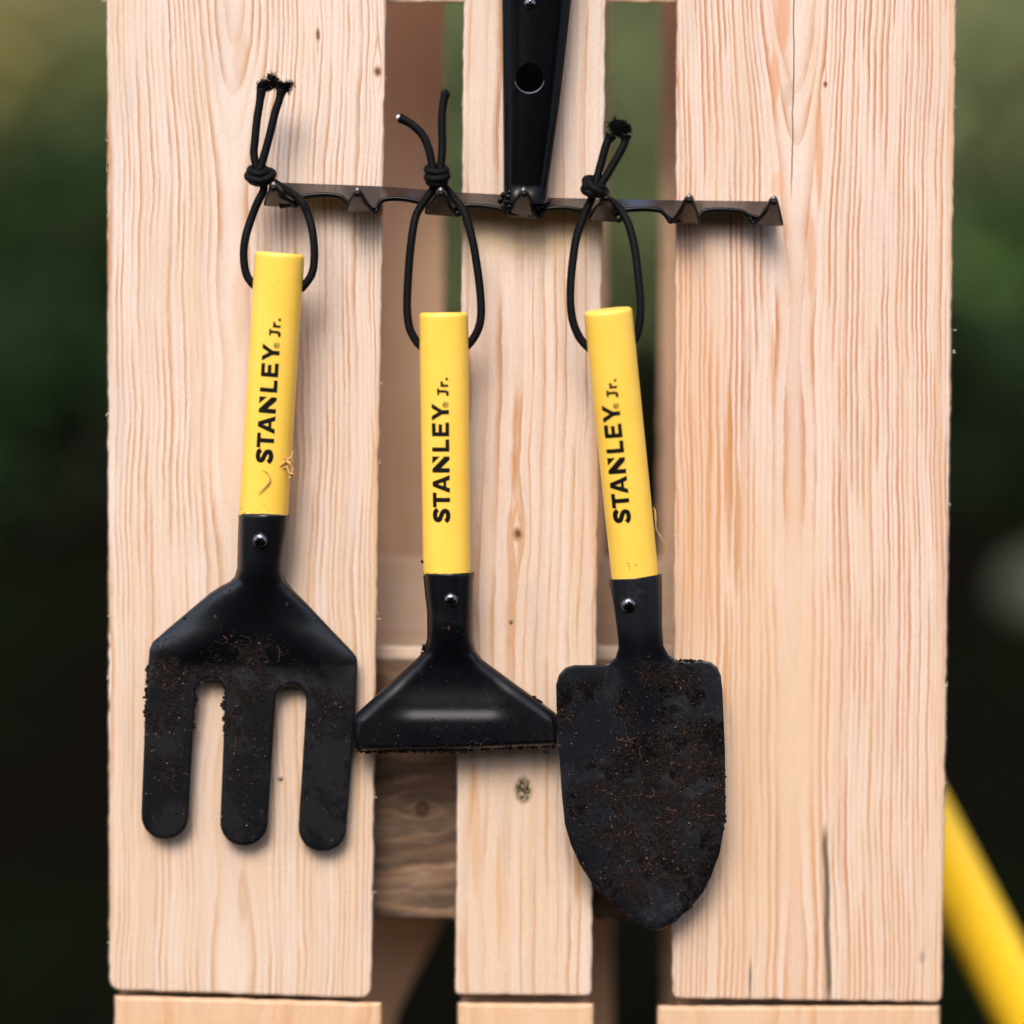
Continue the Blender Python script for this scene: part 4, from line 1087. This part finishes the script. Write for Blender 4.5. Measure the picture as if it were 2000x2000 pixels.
def shrub(px, dist, rx, h, leaf, c1_, c2_, n, label, zc=None, name='shrub', group='shrubs in the garden behind the pallet'):
    base = ground_at(px, dist, 0.0)
    root = empty(name, base, label, 'shrub', group)
    zc = h * 0.55 if zc is None else zc
    k = 26; cl = []
    for i in range(k):
        a = random.uniform(0, 2 * math.pi); rr = math.sqrt(random.random()) * 0.8
        cl.append((base.x + math.cos(a) * rr * rx, base.y + math.sin(a) * rr * rx * 0.7, max(leaf, zc + random.uniform(-1, 1) * h * 0.42), random.uniform(0.22, 0.42) * rx))
    V = np.zeros((n * 4, 3)); F = []
    for i in range(n):
        cx, cy, cz, cr = cl[random.randrange(k)]
        d = RNG.normal(0, 1, 3); d /= np.linalg.norm(d); c = np.array((cx, cy, cz)) + d * cr * RNG.uniform(.55, 1.05)
        c[2] = max(c[2], 0.02)
        a_ = RNG.normal(0, 1, 3); a_ /= np.linalg.norm(a_); b_ = np.cross(a_, RNG.normal(0, 1, 3)); b_ /= np.linalg.norm(b_)
        L_ = leaf * RNG.uniform(.7, 1.3)
        V[4 * i:4 * i + 4] = [c - a_ * L_, c + b_ * L_ * .5, c + a_ * L_, c - b_ * L_ * .5]; F.append((4 * i, 4 * i + 1, 4 * i + 2, 4 * i + 3))
    me = bpy.data.meshes.new('crown'); me.from_pydata(V.tolist(), [], F); me.update()
    finish('crown', me, leafmat(name + '_leaf', c1_, c2_), root, False)
    parts = []
    for i in range(5):
        cx, cy, cz, cr = cl[i]
        parts.append(tube(catmull([base + Vector((random.uniform(-.08, .08), 0, -0.05)), base.lerp(Vector((cx, cy, cz)), .5) + Vector((random.uniform(-.1, .1), 0, 0)), Vector((cx, cy, cz))], 4), [0.03 * q for q in np.linspace(1, .3, 9)], 7))
    V, F, U = merge(parts); mesh_obj('stem', V, F, bark, root, True)
    return root
OL1, OL2 = (0.10, 0.095, 0.03), (0.17, 0.16, 0.055)
G1, G2 = (0.012, 0.020, 0.006), (0.028, 0.048, 0.012)
DK1, DK2 = (0.005, 0.007, 0.003), (0.012, 0.018, 0.006)
shrub(-250, 11.0, 1.7, 2.6, 0.07, (0.24, 0.21, 0.07), (0.38, 0.33, 0.12), 5200, 'yellowish shrub at the far left edge of the garden', 1.5)
shrub(350, 12.0, 2.3, 2.8, 0.08, (0.30, 0.28, 0.15), (0.46, 0.44, 0.26), 6000, 'grey-olive shrub behind the left board', 1.6)
shrub(1150, 12.5, 2.2, 2.9, 0.08, (0.19, 0.19, 0.085), (0.31, 0.32, 0.15), 6000, 'pale olive shrub seen through the gaps between the boards', 1.6)
shrub(2000, 8.5, 1.3, 1.7, 0.06, (0.12, 0.128, 0.055), (0.22, 0.235, 0.11), 6000, 'olive shrub beyond the right board, farthest right', 0.8)
shrub(-20, 6.0, 0.75, 0.45, 0.05, G1, G2, 5000, 'low green shrub beyond the left board', 0.24)
shrub(1260, 4.8, 0.8, 1.0, 0.045, (0.075, 0.088, 0.036), (0.14, 0.165, 0.07), 6000, 'mid green shrub seen through the right gap', 0.42)
shrub(1950, 5.2, 0.6, 0.4, 0.05, G1, (0.05, 0.09, 0.02), 4000, 'dark green shrub beyond the right board', 0.18)
shrub(640, 7.5, 1.2, 1.3, 0.05, G1, (0.05, 0.08, 0.02), 4500, 'rounded green shrub hidden behind the left board edge', 0.5)
shrub(30, 3.9, 0.42, 0.5, 0.035, DK1, (0.02, 0.045, 0.012), 2500, 'small dark fern clump low at the left', 0.16)
shrub(1980, 4.2, 0.45, 0.5, 0.035, DK1, (0.015, 0.028, 0.008), 2500, 'small dark clump low at the right', 0.16)
# a hedge closes the view
def hedge(x0, x1, dist, h, label):
    base = Vector(((x0 + x1) / 2, cam.location.y + dist, 0)); root = empty('hedge', base, label, 'hedge')
    n = 24000; V = np.zeros((n * 4, 3)); F = []
    for i in range(n):
        x = RNG.uniform(x0, x1); z = RNG.uniform(0, h) + 0.25 * math.sin(x * 1.7); y = base.y + RNG.uniform(-.5, .5) + 0.3 * math.sin(x * 2.3 + z * 2)
        c = np.array((x, y, max(z, .05))); a_ = RNG.normal(0, 1, 3); a_ /= np.linalg.norm(a_); b_ = np.cross(a_, RNG.normal(0, 1, 3)); b_ /= np.linalg.norm(b_); L_ = RNG.uniform(.10, .2)
        V[4 * i:4 * i + 4] = [c - a_ * L_, c + b_ * L_ * .5, c + a_ * L_, c - b_ * L_ * .5]; F.append((4 * i, 4 * i + 1, 4 * i + 2, 4 * i + 3))
    me = bpy.data.meshes.new('foliage'); me.from_pydata(V.tolist(), [], F); me.update(); finish('foliage', me, leafmat('hedge_leaf', (0.006, 0.009, 0.003), (0.015, 0.022, 0.006)), root, False)
hedge(-8, 8, 15.0, 4.0, 'tall dark hedge closing the garden at the back')
hedge(-7, 7, -6.0, 4.2, 'unseen tall hedge added behind the camera for dark reflections')  # added out of view so the black metal reflects something dark
# fallen log and pale stone
lb = ground_at(-60, 4.9, 0.12)
log = empty('fallen_log', lb - Vector((0, 0, .12)), 'brown fallen log lying on the dark soil left of the pallet', 'log')
V, F, U = tube(catmull([lb + Vector((-.7, .1, 0)), lb, lb + Vector((.45, -.05, .02))], 6), [0.12 * q for q in (1, 1.02, .98, 1, 1.03, 1, .97, .96, .98, .95, .9, .92, .9)], 16)
m, b = new_mat('log_bark'); put(b, 'Base Color', mix(noise(objco(), 20.0, 4), (0.05, 0.03, 0.02), (0.14, 0.09, 0.06))); put(b, 'Roughness', 0.9)
mesh_obj('trunk', V, F, m, log, True)
sb = ground_at(2095, 3.10, 0.0)
bmx = bmesh.new(); bmesh.ops.create_icosphere(bmx, subdivisions=3, radius=0.075)
for v in bmx.verts: v.co = Vector((v.co.x * 1.15, v.co.y, v.co.z * 0.8)) * (1 + 0.1 * math.sin(v.co.x * 30) * math.cos(v.co.z * 24)) + sb + Vector((0, 0, .22))
me = bpy.data.meshes.new('stone'); bmx.to_mesh(me); bmx.free()
m, b = new_mat('pale_stone'); put(b, 'Base Color', mix(noise(objco(), 25.0, 4), (0.036, 0.042, 0.022), (0.066, 0.074, 0.040))); put(b, 'Roughness', 0.9)
stn = finish('stone', me, m, None); tag(stn, 'pale rounded stone at the right edge beyond the pallet', 'stone')
stn.location.z -= 0.16
